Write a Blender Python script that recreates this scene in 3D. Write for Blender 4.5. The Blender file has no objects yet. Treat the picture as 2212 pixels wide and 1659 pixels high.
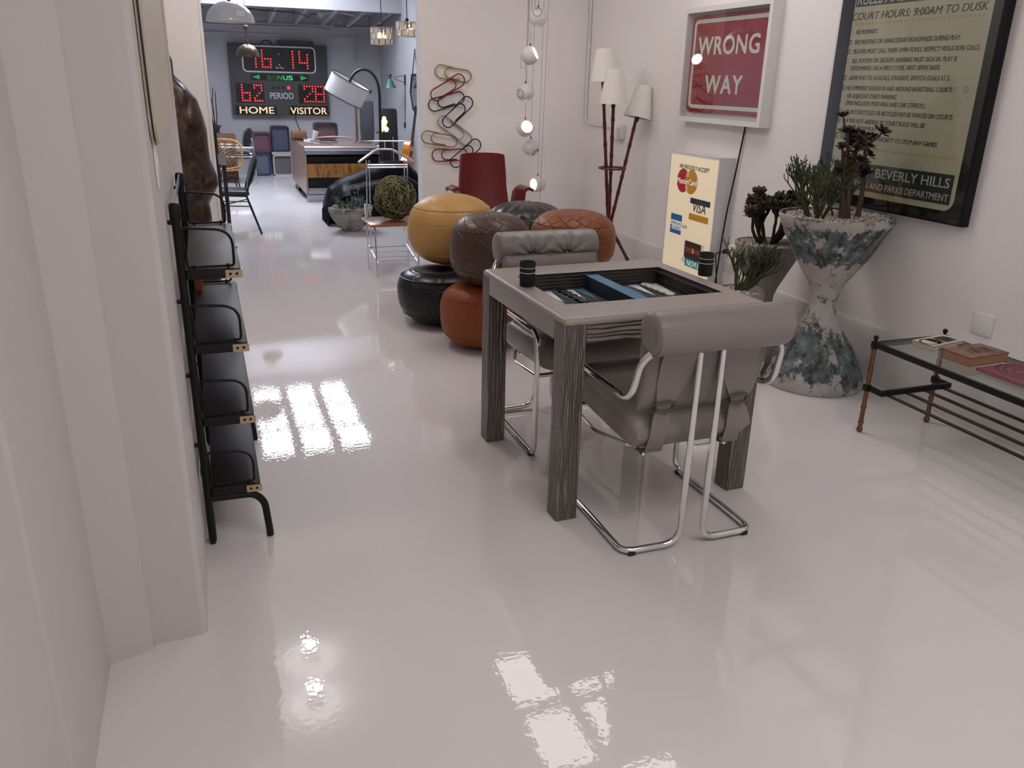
import bpy, bmesh, math, random
from mathutils import Vector, Matrix, Euler, noise
PI = math.pi
C = bpy.context.scene.collection
sc = bpy.context.scene

# ------------------------------------------------------------------ camera
cam_d = bpy.data.cameras.new('camera'); cam = bpy.data.objects.new('camera', cam_d); C.objects.link(cam)
_th, _ro, _ya = math.radians(20.16), math.radians(1.405), math.radians(20.35)
_fw = Vector((math.sin(_ya) * math.cos(_th), math.cos(_ya) * math.cos(_th), -math.sin(_th)))
_r0 = Vector((math.cos(_ya), -math.sin(_ya), 0)); _u0 = _r0.cross(_fw)
_r = math.cos(_ro) * _r0 + math.sin(_ro) * _u0; _u = -math.sin(_ro) * _r0 + math.cos(_ro) * _u0
_m = Matrix((_r, _u, -_fw)).transposed().to_4x4(); _m.translation = (0, 0, 1.5)
cam.matrix_world = _m
cam_d.sensor_width = 36; cam_d.lens = 36 * 1772 / 2212; cam_d.clip_start = 0.02; cam_d.clip_end = 100
sc.camera = cam

# ------------------------------------------------------------------ light and exposure
sc.view_settings.view_transform = 'Standard'; sc.view_settings.look = 'None'
sc.view_settings.gamma = 1; sc.view_settings.use_curve_mapping = False
sc.view_settings.exposure = 0.0
sc.cycles.use_denoising = True
sc.cycles.max_bounces = 8; sc.cycles.diffuse_bounces = 5; sc.cycles.glossy_bounces = 4
sc.cycles.transmission_bounces = 6; sc.cycles.transparent_max_bounces = 8
sc.cycles.caustics_reflective = False; sc.cycles.caustics_refractive = False
sc.cycles.sample_clamp_indirect = 6
W = bpy.data.worlds.new('world'); sc.world = W; W.use_nodes = True
W.node_tree.nodes['Background'].inputs[0].default_value = (0.98, 0.96, 1.0, 1)
W.node_tree.nodes['Background'].inputs[1].default_value = 0.62
MAIN_SKY = 4.9      # luminance of the frosted panes of the shop skylight
FAR_SKY = 23.0

# ------------------------------------------------------------------ materials
def mat(name, col, rough=0.5, metal=0.0, spec=0.5, coat=0.0, coat_rough=0.05, emit=None, estr=0.0, trans=0.0, ior=1.45, alpha=1.0, sheen=0.0):
    m = bpy.data.materials.new(name); m.use_nodes = True
    b = m.node_tree.nodes['Principled BSDF']
    b.inputs['Base Color'].default_value = (*col, 1); b.inputs['Roughness'].default_value = rough
    b.inputs['Metallic'].default_value = metal; b.inputs['Specular IOR Level'].default_value = spec
    b.inputs['Coat Weight'].default_value = coat; b.inputs['Coat Roughness'].default_value = coat_rough
    b.inputs['Transmission Weight'].default_value = trans; b.inputs['IOR'].default_value = ior
    b.inputs['Alpha'].default_value = alpha; b.inputs['Sheen Weight'].default_value = sheen
    if emit: b.inputs['Emission Color'].default_value = (*emit, 1); b.inputs['Emission Strength'].default_value = estr
    return m
def srgb(r, g, b):
    f = lambda c: c / 12.92 if c <= 0.04045 else ((c + 0.055) / 1.055) ** 2.4
    return (f(r / 255), f(g / 255), f(b / 255))
def nodes(m): return m.node_tree, m.node_tree.nodes, m.node_tree.links, m.node_tree.nodes['Principled BSDF']
def add_coord(m, scale=(1, 1, 1), kind='Object', rot=(0, 0, 0)):
    t, n, l, b = nodes(m); tc = n.new('ShaderNodeTexCoord'); mp = n.new('ShaderNodeMapping')
    mp.inputs['Scale'].default_value = scale; mp.inputs['Rotation'].default_value = rot
    l.new(tc.outputs[kind], mp.inputs['Vector']); return mp.outputs['Vector']
def bump_noise(m, scale, strength, dist=0.01, detail=3, coord=None, stretch=(1, 1, 1)):
    t, n, l, b = nodes(m); v = coord or add_coord(m, stretch)
    x = n.new('ShaderNodeTexNoise'); x.inputs['Scale'].default_value = scale; x.inputs['Detail'].default_value = detail
    l.new(v, x.inputs['Vector']); bp = n.new('ShaderNodeBump'); bp.inputs['Strength'].default_value = strength; bp.inputs['Distance'].default_value = dist
    l.new(x.outputs[0], bp.inputs['Height'])
    if b.inputs['Normal'].is_linked: l.new(b.inputs['Normal'].links[0].from_socket, bp.inputs['Normal'])
    l.new(bp.outputs[0], b.inputs['Normal'])
    return m
def col_noise(m, cols, scale, stretch=(1, 1, 1), detail=4, rough=0.6, dist=0.0):
    t, n, l, b = nodes(m); v = add_coord(m, stretch)
    x = n.new('ShaderNodeTexNoise'); x.inputs['Scale'].default_value = scale; x.inputs['Detail'].default_value = detail
    x.inputs['Roughness'].default_value = rough; x.inputs['Distortion'].default_value = dist
    l.new(v, x.inputs['Vector']); r = n.new('ShaderNodeValToRGB')
    e = r.color_ramp.elements
    while len(e) < len(cols): e.new(0.5)
    for i, (p, c) in enumerate(cols): e[i].position = p; e[i].color = (*c, 1)
    l.new(x.outputs[0], r.inputs[0]); l.new(r.outputs[0], b.inputs['Base Color']); return m
def bump_wave(m, scale, distortion, strength, dist=0.004, direction='X', dscale=1.5, coord=None):
    t, n, l, b = nodes(m); v = coord or add_coord(m)
    x = n.new('ShaderNodeTexWave'); x.bands_direction = direction; x.wave_profile = 'SIN'
    x.inputs['Scale'].default_value = scale; x.inputs['Distortion'].default_value = distortion
    x.inputs['Detail'].default_value = 2; x.inputs['Detail Scale'].default_value = dscale
    l.new(v, x.inputs['Vector']); bp = n.new('ShaderNodeBump'); bp.inputs['Strength'].default_value = strength; bp.inputs['Distance'].default_value = dist
    l.new(x.outputs['Fac'], bp.inputs['Height']); l.new(bp.outputs[0], b.inputs['Normal']); return m
def patch_bump(m, w, h, strength=0.6, dist=0.006, rot=(0, 0, 0), offset=0.5, mortar=0.09, smooth=1.0):
    """stitched leather patches: a brick pattern wrapped round the pouf's axis"""
    t, n, l, b = nodes(m); v = add_coord(m); s = n.new('ShaderNodeSeparateXYZ'); l.new(v, s.inputs[0])
    a = n.new('ShaderNodeMath'); a.operation = 'ARCTAN2'; l.new(s.outputs[1], a.inputs[0]); l.new(s.outputs[0], a.inputs[1])
    sc_ = n.new('ShaderNodeMath'); sc_.operation = 'MULTIPLY'; sc_.inputs[1].default_value = 0.27; l.new(a.outputs[0], sc_.inputs[0])
    d2 = n.new('ShaderNodeVectorMath'); d2.operation = 'MULTIPLY'; d2.inputs[1].default_value = (1, 1, 0); l.new(v, d2.inputs[0])
    ln = n.new('ShaderNodeVectorMath'); ln.operation = 'LENGTH'; l.new(d2.outputs[0], ln.inputs[0])
    sub = n.new('ShaderNodeMath'); sub.operation = 'SUBTRACT'; l.new(s.outputs[2], sub.inputs[0]); l.new(ln.outputs['Value'], sub.inputs[1])
    cb = n.new('ShaderNodeCombineXYZ'); l.new(sc_.outputs[0], cb.inputs[0]); l.new(sub.outputs[0], cb.inputs[1])
    mp = n.new('ShaderNodeMapping'); mp.inputs['Rotation'].default_value = rot; l.new(cb.outputs[0], mp.inputs[0])
    k = n.new('ShaderNodeTexBrick'); k.offset = offset; k.inputs['Scale'].default_value = 1; k.inputs['Brick Width'].default_value = w; k.inputs['Row Height'].default_value = h
    k.inputs['Mortar Size'].default_value = mortar * h; k.inputs['Mortar Smooth'].default_value = smooth
    l.new(mp.outputs[0], k.inputs['Vector'])
    bp = n.new('ShaderNodeBump'); bp.invert = True; bp.inputs['Strength'].default_value = strength; bp.inputs['Distance'].default_value = dist
    l.new(k.outputs['Fac'], bp.inputs['Height']); l.new(bp.outputs[0], b.inputs['Normal'])
    return m

# ------------------------------------------------------------------ mesh builder
class MB:
    def __init__(s, off=(0, 0, 0)):
        s.bm = bmesh.new(); s.off = Vector(off)
    def _xf(s, vs, mtx):
        for v in vs: v.co = mtx @ v.co
    def box(s, c, size, rot=None, bev=0, seg=2):
        t = bmesh.new(); bmesh.ops.create_cube(t, size=1)
        for v in t.verts: v.co = Vector((v.co.x * size[0], v.co.y * size[1], v.co.z * size[2]))
        if bev: bmesh.ops.bevel(t, geom=t.edges[:], offset=bev, segments=seg, profile=0.5, affect='EDGES')
        mtx = Matrix.Translation(c) @ (Euler(rot).to_matrix().to_4x4() if rot else Matrix())
        s.add(t, mtx); return s
    def b2(s, lo, hi, bev=0, seg=2):
        return s.box([(a + b) / 2 for a, b in zip(lo, hi)], [abs(b - a) for a, b in zip(lo, hi)], bev=bev, seg=seg)
    def add(s, t, mtx=None):
        mtx = mtx or Matrix()
        m = {}
        for v in t.verts: m[v] = s.bm.verts.new(mtx @ v.co)
        flip = mtx.determinant() < 0
        for f in t.faces:
            vs = [m[v] for v in f.verts]
            try: s.bm.faces.new(vs[::-1] if flip else vs)
            except ValueError: pass
        t.free(); return s
    def mesh(s, me, mtx=None):
        t = bmesh.new(); t.from_mesh(me); return s.add(t, mtx)
    def tube(s, pts, r, closed=False, n=8, cap=True):
        P = [Vector(p) for p in pts]; N = len(P); R = r if hasattr(r, '__len__') else [r] * N
        T = []
        for i in range(N):
            a = P[i - 1] if (i > 0 or closed) else P[i]; b = P[(i + 1) % N] if (i < N - 1 or closed) else P[i]
            d = b - a; T.append(d.normalized() if d.length > 1e-9 else Vector((0, 0, 1)))
        u = T[0].orthogonal().normalized(); rings = []
        for i in range(N):
            if i:
                ax = T[i - 1].cross(T[i])
                if ax.length > 1e-7: u = Matrix.Rotation(T[i - 1].angle(T[i]), 3, ax.normalized()) @ u
            u = (u - T[i] * u.dot(T[i])).normalized(); w = T[i].cross(u)
            rings.append([s.bm.verts.new(P[i] + (u * math.cos(2 * PI * k / n) + w * math.sin(2 * PI * k / n)) * R[i]) for k in range(n)])
        for i in range(N if closed else N - 1):
            A = rings[i]; B = rings[(i + 1) % N]; sh = 0
            if closed and i == N - 1: sh = min(range(n), key=lambda q: (A[0].co - B[q].co).length)
            for k in range(n): s.bm.faces.new((A[k], A[(k + 1) % n], B[(k + 1 + sh) % n], B[(k + sh) % n]))
        if cap and not closed: s.bm.faces.new(rings[0][::-1]); s.bm.faces.new(rings[-1])
        return s
    def loft(s, rings, closed=True, cap=True):
        V = [[s.bm.verts.new(p) for p in R] for R in rings]; n = len(V[0])
        for i in range(len(V) - 1):
            for k in range(n if closed else n - 1): s.bm.faces.new((V[i][k], V[i][(k + 1) % n], V[i + 1][(k + 1) % n], V[i + 1][k]))
        if cap and closed: s.bm.faces.new(V[0][::-1]); s.bm.faces.new(V[-1])
        return s
    def lathe(s, prof, c=(0, 0, 0), n=32, mtx=None, cap=True):
        mtx = mtx or Matrix.Translation(c); prev = None; first = None
        for (r, z) in prof:
            ring = [s.bm.verts.new(mtx @ Vector((r * math.cos(2 * PI * k / n), r * math.sin(2 * PI * k / n), z))) for k in range(n)] if r > 1e-6 else [s.bm.verts.new(mtx @ Vector((0, 0, z)))]
            if prev:
                if len(prev) == 1 and len(ring) > 1:
                    for k in range(n): s.bm.faces.new((prev[0], ring[(k + 1) % n], ring[k]))
                elif len(ring) == 1 and len(prev) > 1:
                    for k in range(n): s.bm.faces.new((prev[k], prev[(k + 1) % n], ring[0]))
                elif len(ring) > 1:
                    for k in range(n): s.bm.faces.new((prev[k], prev[(k + 1) % n], ring[(k + 1) % n], ring[k]))
            else: first = ring
            prev = ring
        if cap:
            if len(first) > 1: s.bm.faces.new(first[::-1])
            if len(prev) > 1: s.bm.faces.new(prev)
        return s
    def sphere(s, c, r, sc=(1, 1, 1), u=24, v=14, rot=None):
        t = bmesh.new(); bmesh.ops.create_uvsphere(t, u_segments=u, v_segments=v, radius=r)
        mtx = Matrix.Translation(c) @ (Euler(rot).to_matrix().to_4x4() if rot else Matrix()) @ Matrix.Diagonal((*sc, 1))
        return s.add(t, mtx)
    def prism(s, poly, d):
        d = Vector(d); A = [s.bm.verts.new(p) for p in poly]; B = [s.bm.verts.new(Vector(p) + d) for p in poly]; n = len(A)
        s.bm.faces.new(A[::-1]); s.bm.faces.new(B)
        for k in range(n): s.bm.faces.new((A[k], A[(k + 1) % n], B[(k + 1) % n], B[k]))
        return s
    def text(s, body, o, xd, yd, h, w=None, bold=0.0, shear=0.0, depth=0.0015, align='L', space=1.0):
        """lettering h tall (cap height), squeezed to width w, standing proud of the surface at o"""
        cu = bpy.data.curves.new('lettering', 'FONT'); cu.body = body; cu.size = 1; cu.extrude = 0; cu.shear = shear; cu.space_character = space; cu.resolution_u = 3
        ob = bpy.data.objects.new('lettering', cu); C.objects.link(ob)
        me = bpy.data.meshes.new_from_object(ob.evaluated_get(bpy.context.evaluated_depsgraph_get()))
        x0 = min(v.co.x for v in me.vertices); x1 = max(v.co.x for v in me.vertices); cap = 0.729 + 1.2 * bold
        fy = h / cap; fx = (w / (x1 - x0)) if w else fy
        ww = (x1 - x0) * fx; sh = {'L': 0, 'C': -ww / 2, 'R': -ww}[align]
        X = Vector(xd).normalized(); Y = Vector(yd).normalized(); Z = X.cross(Y); o = Vector(o)
        # heavier weights are the same outline struck a few times, slightly offset
        bb = bold * 0.6
        for k, (dx, dy) in enumerate(((-bb, -bb), (bb, -bb), (bb, bb), (-bb, bb), (0, 0)) if bold else ((0, 0),)):
            t = bmesh.new(); t.from_mesh(me)
            for v in t.verts:
                p = v.co.copy(); v.co = o + X * ((p.x - x0 + dx) * fx + sh) + Y * ((p.y + bb + dy) * fy) + Z * (0.00012 * k)
            ex = bmesh.ops.extrude_face_region(t, geom=t.faces[:])
            for g in ex['geom']:
                if isinstance(g, bmesh.types.BMVert): g.co += Z * depth
            s.add(t)
        bpy.data.objects.remove(ob); bpy.data.meshes.remove(me); bpy.data.curves.remove(cu)
        return s
    def displace(s, fn):
        for v in s.bm.verts: v.co += fn(v.co)
        return s
    def build(s, name, m, parent=None, ang=38, smooth=True, recalc=True):
        bm = s.bm
        if recalc: bmesh.ops.recalc_face_normals(bm, faces=bm.faces[:])
        for v in bm.verts: v.co -= s.off
        if smooth:
            a = math.radians(ang)
            for f in bm.faces: f.smooth = True
            for e in bm.edges:
                if len(e.link_faces) == 2 and e.calc_face_angle(0) > a: e.smooth = False
        me = bpy.data.meshes.new(name); bm.to_mesh(me); bm.free(); me.materials.append(m)
        o = bpy.data.objects.new(name, me); C.objects.link(o)
        if parent is not None: o.parent = parent
        else: o.location = s.off
        return o
def tag(o, label, cat, group=None, kind=None):
    if label: o['label'] = label
    if cat: o['category'] = cat
    if group: o['group'] = group
    if kind: o['kind'] = kind
    return o
def thing(name, label, cat, loc=(0, 0, 0), rz=0, group=None):
    o = bpy.data.objects.new(name, None); o.empty_display_size = 0.1; C.objects.link(o); o.location = loc; o.rotation_euler = (0, 0, rz)
    return tag(o, label, cat, group)
def struct(name, mb, m, parent=None, **k):
    o = mb.build(name, m, parent, **k); o['kind'] = 'structure'; return o
def dup(root, loc, rz, label, group=None):
    r = root.copy(); C.objects.link(r); r.location = loc; r.rotation_euler = (0, 0, rz); r['label'] = label
    if group: r['group'] = group
    for ch in list(root.children):
        c = ch.copy(); C.objects.link(c); c.parent = r
        for g in list(ch.children):
            d = g.copy(); C.objects.link(d); d.parent = c
    return r
def fillet(pts, rad, n=6):
    P = [Vector(p) for p in pts]; out = [P[0]]
    for i in range(1, len(P) - 1):
        a = (P[i - 1] - P[i]); b = (P[i + 1] - P[i]); r_ = min(rad if not hasattr(rad, '__len__') else rad[i - 1], a.length * 0.49, b.length * 0.49)
        p0 = P[i] + a.normalized() * r_; p2 = P[i] + b.normalized() * r_
        for k in range(n + 1):
            t = k / n; out.append(p0 * (1 - t) ** 2 + P[i] * 2 * t * (1 - t) + p2 * t * t)
    out.append(P[-1]); return out
def arc(c, r, a0, a1, n, u=(1, 0, 0), v=(0, 0, 1)):
    c = Vector(c); u = Vector(u); v = Vector(v)
    return [c + u * r * math.cos(a0 + (a1 - a0) * i / n) + v * r * math.sin(a0 + (a1 - a0) * i / n) for i in range(n + 1)]
def rrect(w, h, r, n=5):
    """outline of a rounded rectangle about the origin, counter-clockwise"""
    out = []
    for cx, cy, a in ((w / 2 - r, h / 2 - r, 0), (-w / 2 + r, h / 2 - r, PI / 2), (-w / 2 + r, -h / 2 + r, PI), (w / 2 - r, -h / 2 + r, 1.5 * PI)):
        for k in range(n + 1): out.append((cx + r * math.cos(a + PI / 2 * k / n), cy + r * math.sin(a + PI / 2 * k / n)))
    return out
def frame_prism(mb, outer, inner, d):
    """a flat ring between two outlines of equal length, with thickness d"""
    d = Vector(d); O = [Vector(p) for p in outer]; I = [Vector(p) for p in inner]; n = len(O)
    a = [mb.bm.verts.new(p) for p in O]; b = [mb.bm.verts.new(p) for p in I]
    c = [mb.bm.verts.new(p + d) for p in O]; e = [mb.bm.verts.new(p + d) for p in I]
    for k in range(n):
        j = (k + 1) % n
        mb.bm.faces.new((a[k], b[k], b[j], a[j])); mb.bm.faces.new((c[k], c[j], e[j], e[k]))
        mb.bm.faces.new((a[k], a[j], c[j], c[k])); mb.bm.faces.new((b[k], e[k], e[j], b[j]))
    return mb
# ------------------------------------------------------------------ the setting
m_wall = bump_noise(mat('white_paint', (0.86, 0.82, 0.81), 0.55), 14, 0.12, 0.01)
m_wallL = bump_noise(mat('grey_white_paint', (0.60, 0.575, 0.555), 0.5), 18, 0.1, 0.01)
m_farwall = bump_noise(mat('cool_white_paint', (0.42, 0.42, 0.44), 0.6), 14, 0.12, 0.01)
m_ceil = mat('ceiling_white', (0.78, 0.78, 0.79), 0.7)
m_floor = mat('poured_white_epoxy', (0.74, 0.70, 0.70), 0.6, spec=0.0, coat=1.0, coat_rough=0.01)
def floor_bump():
    t, n, l, b = nodes(m_floor); v = add_coord(m_floor)
    hs = []
    for scl, det in ((60, 1), (1.6, 2)):
        x = n.new('ShaderNodeTexNoise'); x.inputs['Scale'].default_value = scl; x.inputs['Detail'].default_value = det; l.new(v, x.inputs['Vector']); hs.append(x.outputs[0])
    ma = n.new('ShaderNodeMath'); ma.operation = 'MULTIPLY_ADD'; l.new(hs[1], ma.inputs[0]); ma.inputs[1].default_value = 8; l.new(hs[0], ma.inputs[2])
    bp = n.new('ShaderNodeBump'); bp.inputs['Strength'].default_value = 0.12; bp.inputs['Distance'].default_value = 0.0012
    l.new(ma.outputs[0], bp.inputs['Height']); l.new(bp.outputs[0], b.inputs['Coat Normal'])
floor_bump()
struct('floor', MB().b2((-3, -3.5, -0.1), (4.2, 14.6, 0)), m_floor, smooth=False)
# left wall with its stepped pier, seen from very close
foot = [(-1.6, -3.5), (-0.37, -3.5), (-0.37, 1.485), (-0.362, 1.49), (-0.362, 1.56), (-0.37, 1.565), (-0.37, 2.064), (-0.262, 2.10), (-0.258, 2.118), (-0.135, 2.125), (-0.122, 2.135), (-0.12, 2.15), (-0.12, 3.8), (-0.36, 3.8), (-0.36, 7.38), (-1.6, 7.38)]
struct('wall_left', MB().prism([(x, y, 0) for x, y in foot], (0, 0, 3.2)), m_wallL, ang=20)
struct('trim_1', MB().box((-0.105, 3.79, 1.6), (0.03, 0.03, 3.2)).box((0.08, 7.235, 1.6), (0.02, 0.03, 3.2)), m_wall)
struct('wall_partition', MB().b2((-0.36, 7.23, 0), (0.08, 7.38, 3.2)).b2((1.79, 7.23, 0), (3.33, 7.38, 3.2)).b2((0.08, 7.23, 2.62), (1.79, 7.38, 3.2)), m_wall)
struct('trim_2', MB().b2((2.95, 7.205, 0), (3.33, 7.23, 3.2)), m_wall)
struct('wall_right', MB().b2((3.33, -3.5, 0), (3.6, 7.38, 3.2)), m_wall)
m_curb = bump_noise(bump_noise(mat('rough_painted_concrete', (0.66, 0.63, 0.61), 0.6), 9, 0.5, 0.02, 5), 60, 0.5, 0.006, 4)
cb = MB(); ys = [-3.5 + i * 0.06 for i in range(181)]
random.seed(3)
prof = [(3.335, 0.0), (3.312, 0.0), (3.308, 0.1), (3.309, 0.2), (3.306, 0.288), (3.314, 0.304), (3.335, 0.312)]
cb.loft([[(x + 0.004 * noise.noise((y * 4, z * 9, 1)), y, z + (0.006 * noise.noise((y * 3, z, 5)) if z > 0.25 else 0)) for x, z in prof] for y in ys if y <= 7.21])
struct('baseboard_right', cb, m_curb)
# ceilings with their skylight wells
cl = MB()
for lo, hi in (((-1.6, -3.5), (3.6, -0.5)), ((-1.6, -0.5), (0.3, 1.1)), ((2.5, -0.5), (3.6, 1.1)), ((-1.6, 1.1), (3.6, 3.3)), ((-1.6, 3.3), (1.8, 5.4)), ((2.8, 3.3), (3.6, 5.4)), ((-1.6, 5.4), (3.6, 7.38))):
    cl.b2((*lo, 3.0), (*hi, 3.2))
struct('ceiling_shop', cl, m_ceil, smooth=False)
cf = MB()
for lo, hi in (((-1.6, 7.38), (3.3, 9.9)), ((-1.6, 9.9), (0.30, 12.5)), ((1.80, 9.9), (3.3, 12.5)), ((-1.6, 12.5), (3.3, 12.86))):
    cf.b2((*lo, 3.0), (*hi, 3.2))
struct('ceiling_back', cf, m_ceil, smooth=False)
def skylight(n, x0, x1, y0, y1, nx, ny, z, col, lum, mun):
    mp = mat('skylight_pane_%d' % n, (0.9, 0.9, 0.9), 0.4, emit=col, estr=lum)
    fr = MB(); w = (x1 - x0) / nx; d = (y1 - y0) / ny
    for i in range(nx + 1): fr.box((x0 + i * w, (y0 + y1) / 2, z), (mun, y1 - y0 + mun, 0.06))
    for j in range(ny + 1): fr.box(((x0 + x1) / 2, y0 + j * d, z), (x1 - x0 + mun, mun, 0.055))
    f = struct('window_%d' % n, fr, m_ceil)
    for i in range(nx):
        for j in range(ny):
            g = MB().b2((x0 + i * w + mun / 2, y0 + j * d + mun / 2, z + 0.005), (x0 + (i + 1) * w - mun / 2, y0 + (j + 1) * d - mun / 2, z + 0.012)).build('pane', mp, f)
skylight(1, 1.8, 2.8, 3.3, 5.4, 2, 3, 3.06, (1.0, 0.945, 0.93), MAIN_SKY, 0.12)
skylight(2, 0.30, 1.80, 9.95, 12.5, 3, 3, 3.08, (0.80, 0.86, 1.0), FAR_SKY, 0.13)
skylight(3, 0.3, 2.5, -0.5, 1.1, 3, 2, 3.06, (1.0, 0.945, 0.93), MAIN_SKY * 0.9, 0.12)  # unseen skylight above the viewer, added as front fill for the near floor
# back room
struct('wall_back', MB().b2((-1.6, 14.4, 0), (3.3, 14.6, 3.2)), m_farwall)
struct('wall_right_back', MB().b2((2.88, 7.38, 0), (3.3, 14.4, 3.2)), m_farwall)
struct('wall_left_back', MB().b2((-1.6, 7.38, 0), (-1.4, 14.4, 3.2)), m_farwall)
struct('trim_3', MB().b2((-1.4, 12.7, 2.40), (2.88, 12.86, 3.05)), m_farwall)
struct('ceiling_deck', MB().prism([(-1.4, 12.8, 2.56), (-1.4, 14.42, 2.46), (-1.4, 14.42, 2.52), (-1.4, 12.8, 2.62)], (4.3, 0, 0)), m_farwall)
for i, x in enumerate((-0.45, -0.05, 0.35, 0.75, 1.15, 1.555, 1.97, 2.37, 2.76)):
    struct('trim_%d' % (4 + i), MB().prism([(x - 0.025, 12.84, 2.40), (x - 0.025, 14.4, 2.275), (x - 0.025, 14.4, 2.47), (x - 0.025, 12.84, 2.57)], (0.05, 0, 0)), m_farwall)
struct('trim_13', MB().b2((-1.4, 14.36, 2.25), (2.88, 14.4, 2.29)).b2((-1.4, 14.38, 2.10), (2.88, 14.4, 2.13)), m_farwall)

# two bare ceiling bulbs over the gallery walkway (seen in the floor as small warm glints)
m_bulb = mat('ceiling_rose_white', (0.8, 0.78, 0.76), 0.4)
for k, (x, y) in enumerate(((0.43, 5.79), (0.40, 5.25))):
    d = bpy.data.lights.new('ceiling_bulb', 'POINT'); d.energy = 17; d.color = (1.0, 0.92, 0.85); d.shadow_soft_size = 0.05
    o = bpy.data.objects.new('ceiling_bulb', d); C.objects.link(o); o.location = (x, y, 2.86)
    tag(MB((x, y, 2.96)).lathe([(0.0, 2.93), (0.03, 2.93), (0.035, 2.96), (0.06, 2.985), (0.06, 3.0), (0, 3.0)], n=24, c=(x, y, 0)).build('bulb_holder', m_bulb), 'white ceiling bulb holder over the walkway, %s of the two' % ('farther', 'nearer')[k], 'ceiling light', 'ceiling bulb holders')
# ------------------------------------------------------------------ game table
m_chrome = mat('chrome', (0.78, 0.77, 0.78), 0.08, metal=1.0)
m_rubber = mat('black_rubber', (0.015, 0.015, 0.015), 0.5)
m_taupe = bump_noise(mat('taupe_leather', (0.33, 0.285, 0.262), 0.38, spec=0.5), 160, 0.08, 0.001)
def leg_wave():
    m = mat('taupe_ridged_leather_legs', (0.235, 0.198, 0.18), 0.36); t, n, l, b = nodes(m)
    s = n.new('ShaderNodeTexCoord'); sx = n.new('ShaderNodeSeparateXYZ'); l.new(s.outputs['Object'], sx.inputs[0])
    a = n.new('ShaderNodeMath'); a.operation = 'ADD'; l.new(sx.outputs[0], a.inputs[0]); l.new(sx.outputs[1], a.inputs[1])
    z = n.new('ShaderNodeMath'); z.operation = 'MULTIPLY'; z.inputs[1].default_value = 0.16; l.new(sx.outputs[2], z.inputs[0])
    c = n.new('ShaderNodeCombineXYZ'); l.new(a.outputs[0], c.inputs[0]); l.new(z.outputs[0], c.inputs[1])
    bump_wave(m, 21, 5.5, 1.0, 0.014, 'X', 1.6, coord=c.outputs[0]); return m
def apron_wave():
    m = mat('taupe_ridged_leather_apron', (0.235, 0.198, 0.18), 0.36); t, n, l, b = nodes(m)
    s = n.new('ShaderNodeTexCoord'); sx = n.new('ShaderNodeSeparateXYZ'); l.new(s.outputs['Object'], sx.inputs[0])
    a = n.new('ShaderNodeMath'); a.operation = 'ADD'; l.new(sx.outputs[0], a.inputs[0]); l.new(sx.outputs[1], a.inputs[1])
    z = n.new('ShaderNodeMath'); z.operation = 'MULTIPLY'; z.inputs[1].default_value = 0.16; l.new(a.outputs[0], z.inputs[0])
    c = n.new('ShaderNodeCombineXYZ'); l.new(z.outputs[0], c.inputs[1]); l.new(sx.outputs[2], c.inputs[0])
    bump_wave(m, 21, 5.5, 1.0, 0.014, 'X', 1.6, coord=c.outputs[0]); return m
m_leg = leg_wave(); m_apron = apron_wave()
m_well = bump_wave(mat('dark_brown_ridged_lining', (0.028, 0.022, 0.02), 0.4), 22, 3, 0.5, 0.004, 'Z', 2)
m_feltblack = mat('black_suede', (0.008, 0.009, 0.012), 0.95, sheen=0.2)
m_feltblue = col_noise(mat('blue_suede', (0.02, 0.16, 0.28), 0.9, sheen=0.3), [(0.3, (0.012, 0.11, 0.20)), (0.7, (0.03, 0.2, 0.33))], 25)
m_feltwhite = mat('white_suede', (0.75, 0.77, 0.78), 0.9)
TC = (1.478, 2.835); TR = math.radians(1.6)
tb = thing('game_table', 'taupe leather square game table with sunken backgammon board', 'table', (*TC, 0), TR)
hw = 0.412; ht = 0.765; L = 0.084
# the top: a slab with a rectangular well cut through it
wx0, wx1, wy0, wy1 = -0.325, 0.335, -0.232, 0.238
top = MB()
oc = rrect(2 * hw, 2 * hw, 0.012, 4); nO = len(oc)
def ring_pts(inset, z): return [(x * (hw - inset) / hw, y * (hw - inset) / hw, z) for x, y in oc]
# walls of the slab with a rounded upper edge, down to just above the apron
top.loft([ring_pts(0, ht - 0.022)] + [ring_pts(0.018 * (1 - math.cos(a)), ht - 0.018 * (1 - math.sin(a))) for a in (0, 0.4, 0.8, 1.2, PI / 2)], cap=False)
outer = ring_pts(0.018, ht)
inner = []
for x, y, z in outer:
    inner.append((wx1 if x > 0 else wx0, wy1 if y > 0 else wy0, ht))
vo = [top.bm.verts.new(p) for p in outer]; q = {}
for p in inner:
    if p not in q: q[p] = top.bm.verts.new(p)
for k in range(nO):
    a, b, c, d = vo[k], vo[(k + 1) % nO], q[inner[(k + 1) % nO]], q[inner[k]]
    top.bm.faces.new((a, b, c) if c is d else (a, b, c, d))
bmesh.ops.remove_doubles(top.bm, verts=top.bm.verts[:], dist=0.0005)
top.build('tabletop', m_taupe, tb, ang=30)
for sx in (-1, 1):
    for sy in (-1, 1):
        MB().box((sx * (hw - L / 2), sy * (hw - L / 2), (ht - 0.02) / 2), (L, L, ht - 0.02), bev=0.006).build('leg', m_leg, tb)
for k, (lo, hi) in enumerate((((-hw + L, -hw, 0.672), (hw - L, -hw + 0.03, ht - 0.021)), ((-hw + L, hw - 0.03, 0.672), (hw - L, hw, ht - 0.021)), ((-hw, -hw + L, 0.672), (-hw + 0.03, hw - L, ht - 0.021)), ((hw - 0.03, -hw + L, 0.672), (hw, hw - L, ht - 0.021)))):
    MB().b2(lo, hi, bev=0.003).build('apron', m_apron if k < 2 else m_taupe, tb)
zf = 0.692
wl = MB()
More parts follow.
